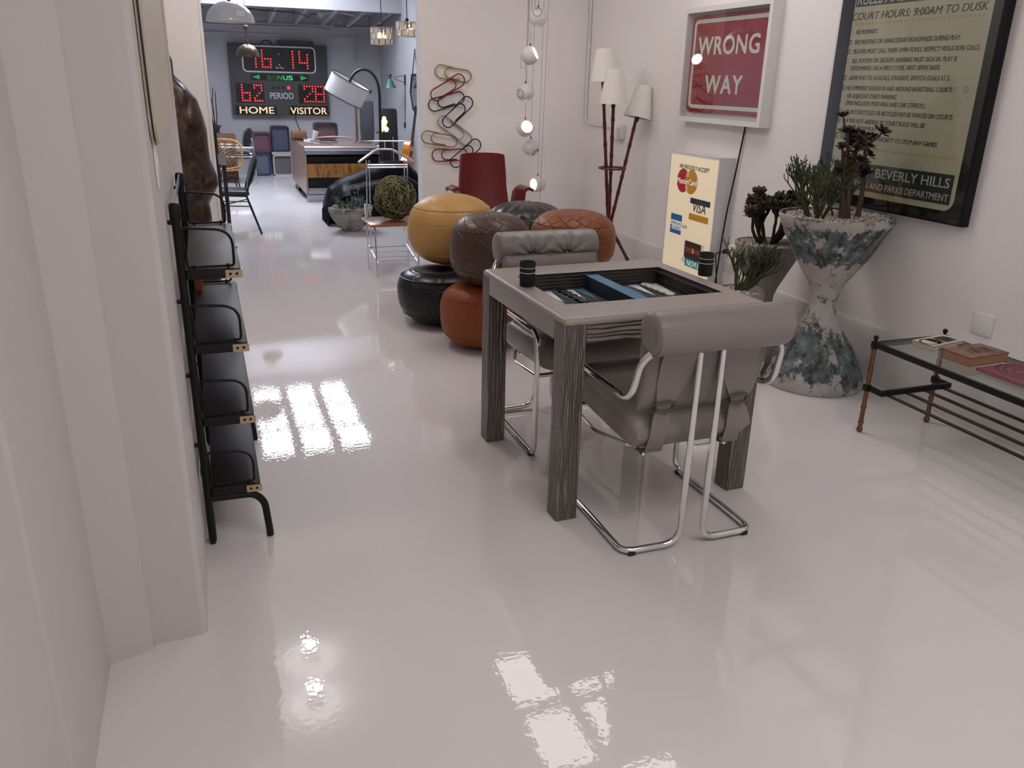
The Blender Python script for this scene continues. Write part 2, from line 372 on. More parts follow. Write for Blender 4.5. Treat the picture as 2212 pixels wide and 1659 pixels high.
for lo, hi in (((wx0 - 0.012, wy0 - 0.012, zf), (wx0, wy1 + 0.012, ht - 0.003)), ((wx1, wy0 - 0.012, zf), (wx1 + 0.012, wy1 + 0.012, ht - 0.003)), ((wx0, wy0 - 0.012, zf), (wx1, wy0, ht - 0.003)), ((wx0, wy1, zf), (wx1, wy1 + 0.012, ht - 0.003)), ((wx1 - 0.012, wy0, ht - 0.022), (wx1, wy1, ht - 0.016))):
    wl.b2(lo, hi)
wl.build('well_lining', m_well, tb, smooth=False)
bd = MB().b2((wx0 - 0.012, wy0 - 0.012, zf - 0.012), (wx1 + 0.012, wy1 + 0.012, zf)).build('playing_field', m_feltblack, tb, smooth=False)
xl = (wx0, -0.02); xr = (0.045, wx1)
for side, (x0, x1) in enumerate((xl, xr)):
    pw = (x1 - x0) / 6
    for k in range(6):
        for far in (0, 1):
            colr = (m_feltblue, m_feltwhite)[(k + far + side) % 2]
            xa = x0 + k * pw; yb = wy1 if far else wy0; yt = yb + (-0.19 if far else 0.19)
            MB().prism([(xa + 0.001, yb, zf + 0.0003), (xa + pw - 0.001, yb, zf + 0.0003), (xa + pw / 2, yt, zf + 0.0003)], (0, 0, 0.0012)).build('point', colr, bd, smooth=False)
br = MB().b2((-0.015, wy0 + 0.001, zf), (0.04, wy1 - 0.001, ht - 0.016), bev=0.002).build('centre_bar', mat('navy_suede', (0.010, 0.02, 0.035), 0.95), tb)
MB().b2((-0.015, wy0 + 0.001, ht - 0.0158), (0.04, wy1 - 0.001, ht - 0.014)).build('bar_top', m_feltblue, br, smooth=False)
# backgammon pieces and cups (things of their own, standing on the table)
m_ivory = mat('ivory_resin', (0.72, 0.68, 0.6), 0.3); m_blackpc = mat('black_resin', (0.012, 0.013, 0.016), 0.3)
def checker(x, y, m, label, group, tilt=0, z=None):
    r = 0.021; h = 0.0095
    o = MB().lathe([(0.0, 0.0), (r - 0.002, 0), (r, 0.002), (r, h - 0.002), (r - 0.003, h), (r - 0.006, h - 0.0008), (0, h - 0.0008)], n=28)
    e = o.build('checker', m, None, ang=50)
    p = Matrix.Translation((*TC, 0)) @ Matrix.Rotation(TR, 4, 'Z') @ Vector((x, y, z if z is not None else zf + 0.0016))
    e.location = p; e.rotation_euler = (tilt, 0, 0); return tag(e, label, 'game piece', group)
names = ['farthest', 'second farthest', 'middle', 'second nearest', 'nearest']
for k in range(5):
    checker(0.262 + 0.003 * k, 0.212 - 0.0445 * k, m_ivory, 'ivory checker beside the right rim of the board, %s of its row' % names[k], 'ivory checkers')
bnm = ['farthest', 'second', 'third', 'fourth', 'nearest']
for k in range(5):
    checker(-0.135 + 0.003 * k, 0.205 - 0.0445 * k, m_blackpc, 'black checker in the row left of the blue bar, %s from the rear' % bnm[k], 'black checkers')
m_die = mat('white_die', (0.82, 0.8, 0.76), 0.3)
die = MB().box((0, 0, 0.008), (0.016, 0.016, 0.016), bev=0.003)
die = die.build('die', m_die); die.location = Matrix.Translation((*TC, 0)) @ Matrix.Rotation(TR, 4, 'Z') @ Vector((0.105, -0.03, zf + 0.0016)); tag(die, 'small white die lying on the board right of the blue bar', 'die')
m_cup = mat('black_suede_cup', (0.009, 0.008, 0.008), 0.75); m_line = mat('pale_grey_piping', (0.55, 0.54, 0.53), 0.5)
def cup(x, y, label):
    t = thing('dice_cup', label, 'dice cup', (x, y, ht + 0.0005), 0, 'dice cups on the game table')
    MB().lathe([(0.0, 0.0), (0.027, 0.0), (0.0292, 0.003), (0.0302, 0.045), (0.031, 0.0925), (0.030, 0.0945), (0.0282, 0.0935), (0.0265, 0.008), (0, 0.008)], n=36).build('cup_body', m_cup, t, ang=60)
    for z in (0.052, 0.071):
        MB().lathe([(0.0297, z), (0.0316, z + 0.0005), (0.0317, z + 0.0028), (0.0298, z + 0.0034)], n=36, cap=False).build('stripe', m_line, t)
cup(1.126, 2.895, 'black dice cup with two pale stripes on the left rim of the table')
cup(1.915, 2.885, 'black dice cup with two pale stripes at the right corner, before the lit sign')

# ------------------------------------------------------------------ the two tubular chairs
m_hide = bump_noise(bump_noise(mat('grey_leather', (0.235, 0.205, 0.192), 0.36, spec=0.45), 7, 0.25, 0.012, 3), 220, 0.12, 0.0008)
m_seam = mat('dark_seam', (0.1, 0.085, 0.078), 0.5)
def chair(label, loc, rz):
    t = thing('tubular_armchair', label, 'chair', loc, rz, 'grey leather chairs at the game table')
    R = 0.0115
    fr = MB()
    for s in (-1, 1):
        xo = s * 0.255; xi = s * 0.042
        path = [(xi, -0.285, 0.74), (xi + s * 0.002, -0.275, R + 0.008), (xo, -0.268, R + 0.004), (xo, 0.262, R + 0.004), (xo, 0.262, 0.556), (xo + s * 0.012, -0.258, 0.556), (xo + s * 0.006, -0.295, 0.70), (xo - s * 0.03, -0.318, 0.745)]
        fr.tube(fillet(path, [0.065, 0.045, 0.05, 0.075, 0.075, 0.05], 7), R, n=12)
    fr.tube([(-0.255, 0.262, 0.375), (0.255, 0.262, 0.375)], 0.009, n=10)
    fr.tube([(-0.255, 0.0, 0.375 - 0.02), (-0.255, 0.0, 0.355)], 0.001, n=4)
    fr.build('chrome_frame', m_chrome, t, ang=60)
    MB().box((0, -0.279, 0.372), (0.075, 0.008, 0.03), bev=0.002).build('bracket', m_chrome, t)
    MB().tube([(-0.2, -0.14, 0.352), (0.2, -0.14, 0.352)], 0.008, n=10).tube(fillet([(-0.2, -0.14, 0.352), (-0.255, 0.0, 0.352), (-0.255, 0.262, 0.375)], 0.03), 0.007, n=8).tube(fillet([(0.2, -0.14, 0.352), (0.255, 0.0, 0.352), (0.255, 0.262, 0.375)], 0.03), 0.007, n=8).build('seat_rail', m_chrome, t, ang=60)
    for x, y in ((-0.225, -0.268), (0.225, -0.268), (-0.255, 0.225), (0.255, 0.225)):
        MB().box((x, y, 0.0095), (0.026, 0.026, 0.017), bev=0.003).build('foot_pad', m_rubber, t)
    # seat cushion, pillowed
    seat = MB(); rings = []
    for j in range(15):
        v = j / 14; y = -0.235 + 0.535 * v
        e = (1 - abs(2 * v - 1) ** 9) ** 0.4; hz = 0.07 * max(e, 0.25); hx = 0.236 * (0.93 + 0.07 * max(e, 0.0))
        zc = 0.422 + 0.03 * v; ring = []
        for k in range(32):
            a = 2 * PI * k / 32; ca, sa = math.cos(a), math.sin(a)
            ring.append((hx * math.copysign(abs(ca) ** 0.28, ca), y, zc + hz * math.copysign(abs(sa) ** 0.6, sa) - (0.012 * math.exp(-((abs(hx * ca) - 0.09) ** 2) / 0.002) * math.exp(-((v - 0.5) ** 2) / 0.02) if sa > 0 else 0)))
        rings.append(ring)
    seat.loft(rings).build('seat_cushion', m_hide, t, ang=50)
    # back pad hanging from the roll down to the seat
    bp = MB(); rings = []
    for j in range(13):
        v = j / 12; z = 0.500 + 0.27 * v; yc = -0.200 - 0.045 * v - 0.012 * math.sin(v * PI)
        th = 0.024 * (1 - abs(2 * v - 1) ** 6) ** 0.5 + 0.008; hx = 0.232 - 0.02 * (1 - v) ** 2
        rings.append([(hx * math.copysign(abs(math.cos(2 * PI * k / 28)) ** 0.3, math.cos(2 * PI * k / 28)), yc + th * math.copysign(abs(math.sin(2 * PI * k / 28)) ** 0.6, math.sin(2 * PI * k / 28)), z) for k in range(28)])
    bp.loft(rings).build('back_pad', m_hide, t, ang=50)
    # the tufted head roll
    ro = MB(); n = 72; rings = []
    random.seed(5)
    for i in range(81):
        u = -1 + 2 * i / 80; x = 0.247 * u
        e = (1 - abs(u) ** 14) ** 0.5; ring = []
        for k in range(n):
            a = 2 * PI * k / n; r = 0.0705 * (0.86 + 0.14 * e) if abs(u) < 1 else 0.045
            # two buttons on the sitter's side pull the hide into folds
            for bx in (-0.085, 0.085):
                da = math.atan2(math.sin(a + 0.50), math.cos(a + 0.50)); dx = x - bx
                d2 = (dx / 0.03) ** 2 + (da / 0.32) ** 2; r -= 0.023 * math.exp(-d2)
                ph = math.atan2(da * 0.08, dx); rr = math.hypot(dx, da * 0.08)
                r += 0.006 * math.sin(ph * 11 + bx * 40) * math.exp(-(rr / 0.115) ** 2) * min(1, rr / 0.02)
            r -= 0.007 * math.exp(-((math.atan2(math.sin(a + 0.50), math.cos(a + 0.50))) / 0.12) ** 2) * (1 if abs(x) < 0.225 else 0.4)
            ring.append((x, -0.308 + r * math.cos(a), 0.795 + r * math.sin(a)))
        rings.append(ring)
    rl = ro.loft(rings).build('head_roll', m_hide, t, ang=60)
    for s in (-1, 1):
        MB().lathe([(0.063, -0.0015), (0.0668, 0.0), (0.063, 0.0015)], n=40, cap=False, mtx=Matrix.Translation((s * 0.239, -0.308, 0.792)) @ Matrix.Rotation(PI / 2, 4, 'Y')).build('piping', m_seam, rl)
        MB().sphere((s * 0.085, -0.308 + 0.043, 0.771), 0.011, (0.6, 1, 1), 14, 8).build('button', m_hide, rl)
    # two hide straps from the roll to the rail below the seat, each with a knot
    for s in (-1, 1):
        pts = [(s * 0.100, -0.300, 0.745, 0.078), (s * 0.108, -0.278, 0.68, 0.072), (s * 0.122, -0.262, 0.61, 0.056), (s * 0.134, -0.255, 0.555, 0.036), (s * 0.140, -0.253, 0.525, 0.026), (s * 0.143, -0.250, 0.49, 0.031), (s * 0.146, -0.244, 0.42, 0.031), (s * 0.148, -0.225, 0.355, 0.031), (s * 0.150, -0.15, 0.336, 0.03)]
        st = MB(); rg = []
        for (x, y, z, w) in pts: rg.append([(x - w, y - 0.002, z), (x + w, y - 0.002, z), (x + w, y + 0.003, z), (x - w, y + 0.003, z)])
        st_o = st.loft(rg).build('strap', m_hide, t, ang=60)
        kn = MB().tube([(s * 0.140 - 0.036, -0.258, 0.538), (s * 0.14, -0.268, 0.546), (s * 0.14 + 0.036, -0.258, 0.538), (s * 0.14 + 0.03, -0.256, 0.515), (s * 0.14, -0.264, 0.508), (s * 0.14 - 0.03, -0.256, 0.517)], 0.006, closed=True, n=8)
        kn.build('strap_knot', m_seam, st_o)
        MB().tube(fillet([(s * 0.16, -0.135, 0.345), (s * 0.16, -0.155, 0.326), (s * 0.16, -0.185, 0.33)], 0.015), 0.006, n=8).build('strap_hook', m_chrome, st_o)
    return t
ch = chair('grey leather tubular chair in front, its back towards the viewer', (1.462, 2.40, 0), 0)
dup(ch, (1.452, 3.20, 0), PI, 'grey leather tubular chair behind the game table, two buttons on its roll')
# ------------------------------------------------------------------ leather poufs
def pouf(label, cx, cy, z0, r, h, m, seams, ex=2.8, dip=0.0):
    t = thing('leather_pouf', label, 'pouf', (cx, cy, z0), 0, 'stacked leather poufs')
    mb = MB(); prof = []
    N = 36
    for i in range(N + 1):
        q = -PI / 2 + PI * i / N; rr = r * max(math.cos(q), 0.0) ** (2 / ex); z = h / 2 + h / 2 * math.copysign(abs(math.sin(q)) ** (2 / ex), math.sin(q))
        if q > 0: z -= dip * math.exp(-(rr / (0.6 * r)) ** 2)
        prof.append((rr, z))
    mb.lathe(prof, n=64)
    def wob(v):
        k = noise.noise(Vector((v.x * 4 + cx * 7, v.y * 4, v.z * 4 + cy * 5))) * 0.010
        d = Vector((v.x, v.y, 0)); return d.normalized() * k if d.length > 1e-4 else Vector()
    mb.displace(wob)
    mb.build('pouf_cover', m, t, ang=70)
    for f in seams:
        s = 2 * f - 1; rr = r * (1 - abs(s) ** ex) ** (1 / ex)
        pts = [Vector((rr * math.cos(2 * PI * k / 64), rr * math.sin(2 * PI * k / 64), h * f)) for k in range(64)]
        MB().tube([p + wob(p) for p in pts], 0.0035, closed=True, n=6).build('welt_seam', m, t)
    return t
def hide(name, c, c2, w, h, rot=(0, 0, 0), st=0.7, rough=0.42, offset=0.5):
    return patch_bump(col_noise(mat(name, c, rough, spec=0.4), [(0.25, c), (0.75, c2)], 6), w, h, st, 0.008, rot, offset)
m_black_h = hide('black_hide', (0.006, 0.006, 0.008), (0.012, 0.012, 0.014), 0.2, 0.16, st=0.35, rough=0.3)
m_orange_h = hide('cognac_hide', (0.27, 0.062, 0.014), (0.20, 0.045, 0.011), 0.17, 0.075, st=0.28)
m_tan_h = hide('mustard_tan_hide', (0.47, 0.27, 0.088), (0.41, 0.225, 0.068), 0.2, 0.12, st=0.2)
m_brown_h = hide('chocolate_hide', (0.088, 0.043, 0.031), (0.062, 0.03, 0.022), 0.13, 0.07, rot=(0, 0, 0.6), st=0.6, rough=0.36)
m_grey_h = hide('charcoal_hide', (0.045, 0.04, 0.038), (0.03, 0.028, 0.027), 0.10, 0.6, st=0.9, rough=0.3, offset=0)
m_cogn_h = hide('rust_hide', (0.26, 0.082, 0.028), (0.18, 0.052, 0.018), 0.09, 0.09, rot=(0, 0, 0.78), st=0.8)
pouf('black leather pouf on the floor, at the lower left of the stack', 1.375, 5.12, 0.0, 0.276, 0.385, m_black_h, (0.2, 0.8), dip=0.06)
pouf('cognac leather pouf on the floor beside the left table leg', 1.478, 4.55, 0.0, 0.247, 0.400, m_orange_h, (0.22, 0.78), dip=0.03)
pouf('mustard tan leather pouf on top of the black one', 1.492, 5.24, 0.356, 0.290, 0.458, m_tan_h, (0.2, 0.82), ex=2.35)
pouf('dark chocolate leather pouf on top, in front of the mustard tan one', 1.529, 4.53, 0.379, 0.244, 0.415, m_brown_h, (0.25, 0.8))
pouf('brown leather pouf on the floor, hidden under the charcoal one', 2.10, 5.43, 0.0, 0.26, 0.36, m_brown_h, (0.22, 0.8))
pouf('rust leather pouf on the floor, under the patchwork rust one', 2.14, 4.72, 0.0, 0.25, 0.39, m_orange_h, (0.22, 0.8))
pouf('charcoal leather pouf with radiating seams at the back of the stack', 2.10, 5.46, 0.371, 0.28, 0.345, m_grey_h, (0.72,))
pouf('rust patchwork leather pouf on top, in front of the tripod lamp', 2.125, 4.70, 0.403, 0.27, 0.365, m_cogn_h, (0.3, 0.8))

# ------------------------------------------------------------------ red swivel armchair behind the poufs
m_red = bump_noise(mat('red_leather', (0.135, 0.010, 0.011), 0.38, spec=0.4), 40, 0.06, 0.002)
ra = thing('swivel_armchair', 'dark red leather armchair with winged arms behind the poufs', 'armchair', (2.055, 6.22, 0), math.radians(-8))
def shell(mb, rows, th):
    """a padded shell from rows of points, thickened along its normals"""
    n = len(rows[0]); F = []; 
    for i, row in enumerate(rows):
        fr = []
        for j, p in enumerate(row):
            a = Vector(rows[min(i + 1, len(rows) - 1)][j]) - Vector(rows[max(i - 1, 0)][j]); b = Vector(row[min(j + 1, n - 1)]) - Vector(row[max(j - 1, 0)])
            fr.append(Vector(p) + a.cross(b).normalized() * th)
        F.append(fr)
    A = [[mb.bm.verts.new(p) for p in r] for r in rows]; B = [[mb.bm.verts.new(p) for p in r] for r in F]
    m = len(rows)
    for i in range(m - 1):
        for j in range(n - 1):
            mb.bm.faces.new((A[i][j], A[i][j + 1], A[i + 1][j + 1], A[i + 1][j])); mb.bm.faces.new((B[i][j], B[i + 1][j], B[i + 1][j + 1], B[i][j + 1]))
    for i in range(m - 1):
        mb.bm.faces.new((A[i][0], A[i + 1][0], B[i + 1][0], B[i][0])); mb.bm.faces.new((A[i][-1], B[i][-1], B[i + 1][-1], A[i + 1][-1]))
    for j in range(n - 1):
        mb.bm.faces.new((A[0][j], B[0][j], B[0][j + 1], A[0][j + 1])); mb.bm.faces.new((A[-1][j], A[-1][j + 1], B[-1][j + 1], B[-1][j]))
    return mb
rows = []
for i in range(13):
    v = i / 12; z = 0.40 + 0.575 * v; w = 0.20 - 0.035 * v ** 1.6
    y0 = 0.05 + 0.15 * v + 0.03 * math.sin(v * PI)
    rows.append([(w * u, y0 - 0.035 * u * u, z - (0.012 * abs(u) ** 4 if i == 12 else 0)) for u in [-1 + k / 6 for k in range(13)]])
shell(MB(), rows, 0.035).build('backrest', m_red, ra, ang=50)
rows = [[(0.21 * u, -0.34 + 0.42 * i / 8, 0.395 - 0.03 * math.sin(PI * i / 8) + 0.02 * u * u) for u in [-1 + k / 5 for k in range(11)]] for i in range(9)]
shell(MB(), rows, 0.06).build('seat', m_red, ra, ang=50)
for s in (-1, 1):
    rows = []
    for i in range(10):
        v = i / 9; y = -0.30 + 0.40 * v; top = 0.705 - 0.02 * v - 0.12 * max(0, v - 0.8)
        rows.append([(s * 0.195, y, 0.42), (s * 0.207, y, 0.50), (s * 0.216, y, 0.62), (s * 0.226, y, top + 0.025), (s * 0.246, y, top + 0.052), (s * 0.277, y, top + 0.060), (s * 0.312 , y, top + 0.045)][::s])
    shell(MB(), rows, 0.022).build('armrest', m_red, ra, ang=60)
MB().lathe([(0.028, 0.03), (0.028, 0.36)], n=20).build('pedestal', m_chrome, ra)
for k in range(4):
    a = PI / 4 + k * PI / 2
    MB().tube([(0.03 * math.cos(a), 0.03 * math.sin(a), 0.075), (0.30 * math.cos(a), 0.30 * math.sin(a), 0.018)], [0.02, 0.014], n=10).build('foot', m_chrome, ra)

# ------------------------------------------------------------------ giant paper clips on the end wall
m_clip = {k: mat('clip_' + k, c, 0.3, metal=mt) for k, c, mt in (('yellow', (0.32, 0.24, 0.05), .3), ('red', (0.25, 0.012, 0.015), .2), ('green', (0.018, 0.03, 0.024), .2), ('navy', (0.012, 0.014, 0.024), .2), ('silver', (0.42, 0.40, 0.37), .8), ('brass', (0.30, 0.22, 0.09), .6), ('crimson', (0.24, 0.012, 0.03), .2), ('black', (0.02, 0.02, 0.018), .2))}
def clip(k, c, ang, ln, wd, y, label, flip=1):
    """one bent wire: outer loop, inner loop; c is its middle on the wall"""
    h = wd / 2; R = 0.0055
    x0, x1 = -ln / 2 + h, ln / 2 - h
    p = [(x1 - 0.12, h * 0.92)]                                     # free end of the outer wire
    p += [(x0, h * 0.98)]
    p += [(x0 + h * math.cos(a), h * math.sin(a)) for a in [PI / 2 + PI * i / 12 for i in range(1, 12)]]
    p += [(x0, -h), (x1, -h * 0.98)]
    hi = h * 0.93
    p += [(x1 + hi * math.cos(a), -0.05 * h + hi * math.sin(a)) for a in [-PI / 2 + PI * i / 12 for i in range(1, 12)]]
    xi = x0 + 0.32 * h * 2
    hn = h * 0.80
    p += [(x1, hi * 0.95), (xi + hn, hn * 1.02)]
    p += [(xi + hn + hn * math.cos(a), 0.02 * h + hn * math.sin(a)) for a in [PI / 2 + PI * i / 12 for i in range(1, 12)]]
    p += [(xi + hn, -hn), (x1 - 0.05, -hn * 0.95)]
    ca, sa = math.cos(ang), math.sin(ang)
    pts = [(c[0] + flip * 0 + x * ca - q * flip * sa, y, c[1] + x * sa + q * flip * ca) for x, q in p]
    o = MB((c[0], y, c[1])).tube(pts, R, n=8).build('paper_clip', m_clip[k], None, ang=60)
    return tag(o, label, 'paper clip', 'giant paper clips hung on the end wall')

YP = 7.205
clip('yellow', (2.071, 1.561), -0.141, 0.325, 0.105, YP - 0.000, 'olive yellow giant paper clip, uppermost of the wall cluster')
clip('red', (2.014, 1.450), 0.521 + PI, 0.335, 0.105, YP - 0.013, 'bright red giant paper clip slanting below the olive yellow one', -1)
clip('green', (2.010, 1.339), 0.293, 0.33, 0.105, YP - 0.000, 'dark green giant paper clip directly below the bright red one')
clip('navy', (2.102, 1.250), 0.734 + PI, 0.335, 0.105, YP - 0.013, 'black-navy giant paper clip leaning steeply at the middle of the cluster', -1)
clip('silver', (2.081, 1.097), -0.608 + PI, 0.36, 0.105, YP - 0.000, 'thin silver giant paper clip sloping down to the right', 1)
clip('brass', (1.943, 1.026), -0.156, 0.325, 0.105, YP - 0.013, 'brass giant paper clip farthest left, nearest the doorway')
clip('crimson', (2.039, 0.893), 0.030, 0.325, 0.105, YP - 0.000, 'crimson giant paper clip lying level beside the armchair back')
clip('black', (2.175, 0.905), 0.66 + PI, 0.33, 0.105, YP - 0.013, 'black giant paper clip partly hidden by the armchair back', -1)
# ------------------------------------------------------------------ globe pendants on cords
m_globe = mat('white_enamel', (0.74, 0.71, 0.69), 0.25); m_cord = mat('grey_cord', (0.22, 0.2, 0.19), 0.6)
m_glow = mat('lit_diffuser', (1, 1, 1), 0.4, emit=(1.0, 0.97, 0.92), estr=9.0)
m_hole = mat('black_vent', (0.02, 0.02, 0.02), 0.6); m_blackm = mat('black_metal', (0.012, 0.012, 0.013), 0.4)
def globe(x, y, z, face, label, loop=0, vents=True):
    """face: direction the lit mouth looks"""
    r = 0.071; t = thing('globe_pendant', label, 'pendant lamp', (x, y, z), 0, 'white globe pendants hung on cords before the corner')
    f = Vector(face).normalized(); q = f.to_track_quat('Z', 'Y').to_matrix().to_4x4()
    prof = [(r * math.sin(a), -r * math.cos(a)) for a in [PI * 0.74 * i / 24 for i in range(25)]]
    rm, zm = prof[-1]
    prof += [(rm - 0.004, zm - 0.002), (rm - 0.012, zm - 0.02)]
    MB().lathe(prof, n=40, mtx=q, cap=False).build('globe_shell', m_globe, t, ang=50)
    MB().lathe([(rm - 0.003, zm - 0.006), (0, zm - 0.004)], n=36, mtx=q, cap=False).build('diffuser', m_glow, t)
    if vents:
        vm = MB()
        for k in range(14):
            a = 2 * PI * k / 14; pa = PI * 0.155
            c = q @ Vector((r * math.sin(pa) * math.cos(a), r * math.sin(pa) * math.sin(a), -r * math.cos(pa)))
            vm.sphere(c, 0.0042, u=8, v=6)
        vm.build('vent_holes', m_hole, t)
        c0 = q @ Vector((0, 0, -r)); tp = Vector((0, 0, r + 0.012)); mid = (c0 + tp) / 2 * 1.0 + (-f) * 0.05
        MB().tube([c0 * (1 - s) ** 2 + mid * 2 * s * (1 - s) + tp * s * s for s in [i / 10 for i in range(11)]], 0.0018, n=6).build('wire_loop', m_cord, t)
    MB().lathe([(0.004, r - 0.002), (0.006, r + 0.006), (0.005, r + 0.014), (0.002, r + 0.018)], n=12).build('cord_grip', m_blackm, t)
    c = MB().tube([(0, 0, r + 0.01), (0.004, 0.002, (3.0 - z) * 0.5), (0.008, 0.0, 3.0 - z)], 0.0016, n=6)
    if loop:
        c.tube([(0, 0, r + 0.01), (-0.06, 0, 0.03), (-0.085, 0, -0.04), (-0.07, 0, -0.10), (-0.045, 0, -0.09), (-0.03, 0, -0.03), (-0.022, 0, 0.05), (-0.018, 0.0, 0.4)], 0.0016, n=6)
    c.build('cord', m_cord, t)
globe(2.514, 6.400, 1.974, (0.35, 0.65, -0.45), 'white globe pendant, uppermost, pierced back turned to the viewer')
globe(2.493, 6.495, 1.705, (0.75, -0.55, 0.42), 'white globe pendant with its lit mouth tilted up right, cord looped beside it', loop=1, vents=False)
globe(2.498, 6.590, 1.428, (0.72, 0.36, 0.12), 'white globe pendant facing down, third from the top')
globe(2.540, 6.685, 1.147, (-0.02, -0.9, 0.30), 'white globe pendant with its lit mouth facing the viewer like a smile', vents=False)
globe(2.631, 6.780, 0.987, (-0.45, 0.45, 0.55), 'white globe pendant, fifth from the top, pierced lower side to the right')
globe(2.744, 6.875, 0.666, (-0.95, -0.30, 0.0), 'white globe pendant, lowest, its lit mouth facing left above the armchair', vents=False)
wires = MB((2.72, 6.7, 0)).tube([(2.73, 6.70, 3.0), (2.70, 6.70, 0.5)], 0.0016, n=6)
tag(wires.build('steel_wire', m_cord, None), 'thin dark wire hanging straight down at the right of the globe pendants', 'wire')

# ------------------------------------------------------------------ tripod lamp with three shades
m_rod = bump_noise(mat('oxblood_lacquer', (0.085, 0.010, 0.010), 0.3), 30, 0.1, 0.003)
m_shade = mat('cream_shade', (0.83, 0.80, 0.74), 0.75, trans=0.0)
tl = thing('tripod_floor_lamp', 'oxblood bamboo tripod floor lamp with three cream shades', 'floor lamp', (3.02, 6.0, 0))
def bamboo(mb, a, b, r, nodes_=7):
    a = Vector(a); b = Vector(b); pts = []; rs = []
    for i in range(nodes_ * 6 + 1):
        s = i / (nodes_ * 6); f = (s * nodes_) % 1
        pts.append(a.lerp(b, s)); rs.append(r * (1 + 0.28 * math.exp(-(min(f, 1 - f) / 0.05) ** 2)))
    return mb.tube(pts, rs, n=10)
rods = (((-0.075, 0.09, 1.52), (0.005, 0.012, 0.45), (-0.13, 0.20, 0.012)), ((-0.045, -0.05, 1.385), (0.0, -0.012, 0.45), (0.275, -0.02, 0.012)), ((0.205, 0.02, 1.30), (0.022, 0.0, 0.45), (-0.12, -0.21, 0.012)))
for (a, k, b) in rods:
    bamboo(MB(), k, a, 0.0125).build('rod', m_rod, tl, ang=60); bamboo(MB(), k, b, 0.0125, 3).build('leg', m_rod, tl, ang=60)
MB().tube([(0.105 * math.cos(2 * PI * k / 40) + 0.005, 0.105 * math.sin(2 * PI * k / 40), 0.885) for k in range(40)], 0.008, closed=True, n=8).build('ring', m_rod, tl)
MB().lathe([(0.03, -0.03), (0.032, 0.0), (0.03, 0.03)], n=16, c=(0.008, 0.0, 0.45)).build('binding', m_rod, tl)
def shade(c, ax, rt, rb, h):
    q = Vector(ax).normalized().to_track_quat('Z', 'Y').to_matrix().to_4x4(); mtx = Matrix.Translation(c) @ q
    MB().lathe([(rb - 0.003, 0.001), (rb, 0), (rt, h), (rt - 0.003, h), (rb - 0.003, 0.001)], n=40, mtx=mtx, cap=False).build('lamp_shade', m_shade, tl, ang=50)
    MB().tube([mtx @ Vector((0, 0, -0.03)), mtx @ Vector((0, 0, 0.09))], 0.016, n=10).build('lamp_holder', m_blackm, tl)
shade((-0.065, 0.08, 1.525), (-0.06, 0.04, 1), 0.062, 0.112, 0.235)
shade((-0.045, -0.05, 1.37), (-0.03, -0.02, 1), 0.062, 0.108, 0.245)
shade((0.205, 0.02, 1.265), (0.20, 0.02, 1), 0.058, 0.110, 0.24)

# ------------------------------------------------------------------ right wall: the two framed signs and the lit sign
m_framew = mat('white_frame', (0.76, 0.74, 0.72), 0.4); m_mount = mat('white_mount', (0.70, 0.68, 0.66), 0.8)
m_glass = mat('glazing', (1, 1, 1), 0.02, trans=1.0, ior=1.45)
def thin_glass(name, tint=(1, 1, 1), strength=0.0):
    m = bpy.data.materials.new(name); m.use_nodes = True; t = m.node_tree; n = t.nodes; l = t.links; n.clear()
    o = n.new('ShaderNodeOutputMaterial'); tr = n.new('ShaderNodeBsdfTransparent'); tr.inputs[0].default_value = (*tint, 1)
    g = n.new('ShaderNodeBsdfGlossy'); g.inputs['Roughness'].default_value = 0.01
    f = n.new('ShaderNodeFresnel'); ge = n.new('ShaderNodeNewGeometry'); mr = n.new('ShaderNodeMapRange'); mr.inputs['To Min'].default_value = 1.5; mr.inputs['To Max'].default_value = 1 / 1.5; l.new(ge.outputs['Backfacing'], mr.inputs['Value']); l.new(mr.outputs[0], f.inputs[0]); mx = n.new('ShaderNodeMixShader')
    l.new(f.outputs[0], mx.inputs[0]); l.new(tr.outputs[0], mx.inputs[1]); l.new(g.outputs[0], mx.inputs[2]); l.new(mx.outputs[0], o.inputs[0]); return m
m_glaze = thin_glass('picture_glazing', (0.97, 0.98, 0.98))
ww = thing('framed_road_sign', 'red WRONG WAY road sign in a deep white box frame', 'sign', (3.33, 4.98, 1.28))
O = (3.33, 4.98, 1.28)
Y0, Y1, Z0, Z1 = 4.478, 5.468, 1.272, 2.008; X0, X1 = 3.248, 3.329
fm = MB(O); T = 0.032
fm.b2((X0, Y0, Z0), (X1, Y0 + T, Z1)).b2((X0, Y1 - T, Z0), (X1, Y1, Z1)).b2((X0, Y0 + T, Z0), (X1, Y1 - T, Z0 + T)).b2((X0, Y0 + T, Z1 - T), (X1, Y1 - T, Z1))
fm.build('frame', m_framew, ww, smooth=False)
MB(O).b2((3.312, Y0 + T, Z0 + T), (3.322, Y1 - T, Z1 - T)).build('mount_board', m_mount, ww, smooth=False)
m_signred = mat('sign_red', (0.31, 0.012, 0.018), 0.4, spec=0.3); m_signwhite = mat('sign_white', (0.72, 0.70, 0.64), 0.4)
def on_wall(pts, x, cy, cz): return [(x, cy - a, cz + b) for a, b in pts]      # outline drawn as read by someone facing the right wall
scy, scz = 4.968, 1.648; sw, sh_ = 0.925, 0.628
MB(O).prism(on_wall(rrect(sw, sh_, 0.055, 7), 3.296, scy, scz), (0.004, 0, 0)).build('sign_plate', m_signred, ww, ang=30)
frame_prism(MB(O), on_wall(rrect(sw - 0.055, sh_ - 0.055, 0.042, 7), 3.2945, scy, scz), on_wall(rrect(sw - 0.105, sh_ - 0.105, 0.022, 7), 3.2945, scy, scz), (0.0014, 0, 0)).build('sign_border', m_signwhite, ww, ang=30)
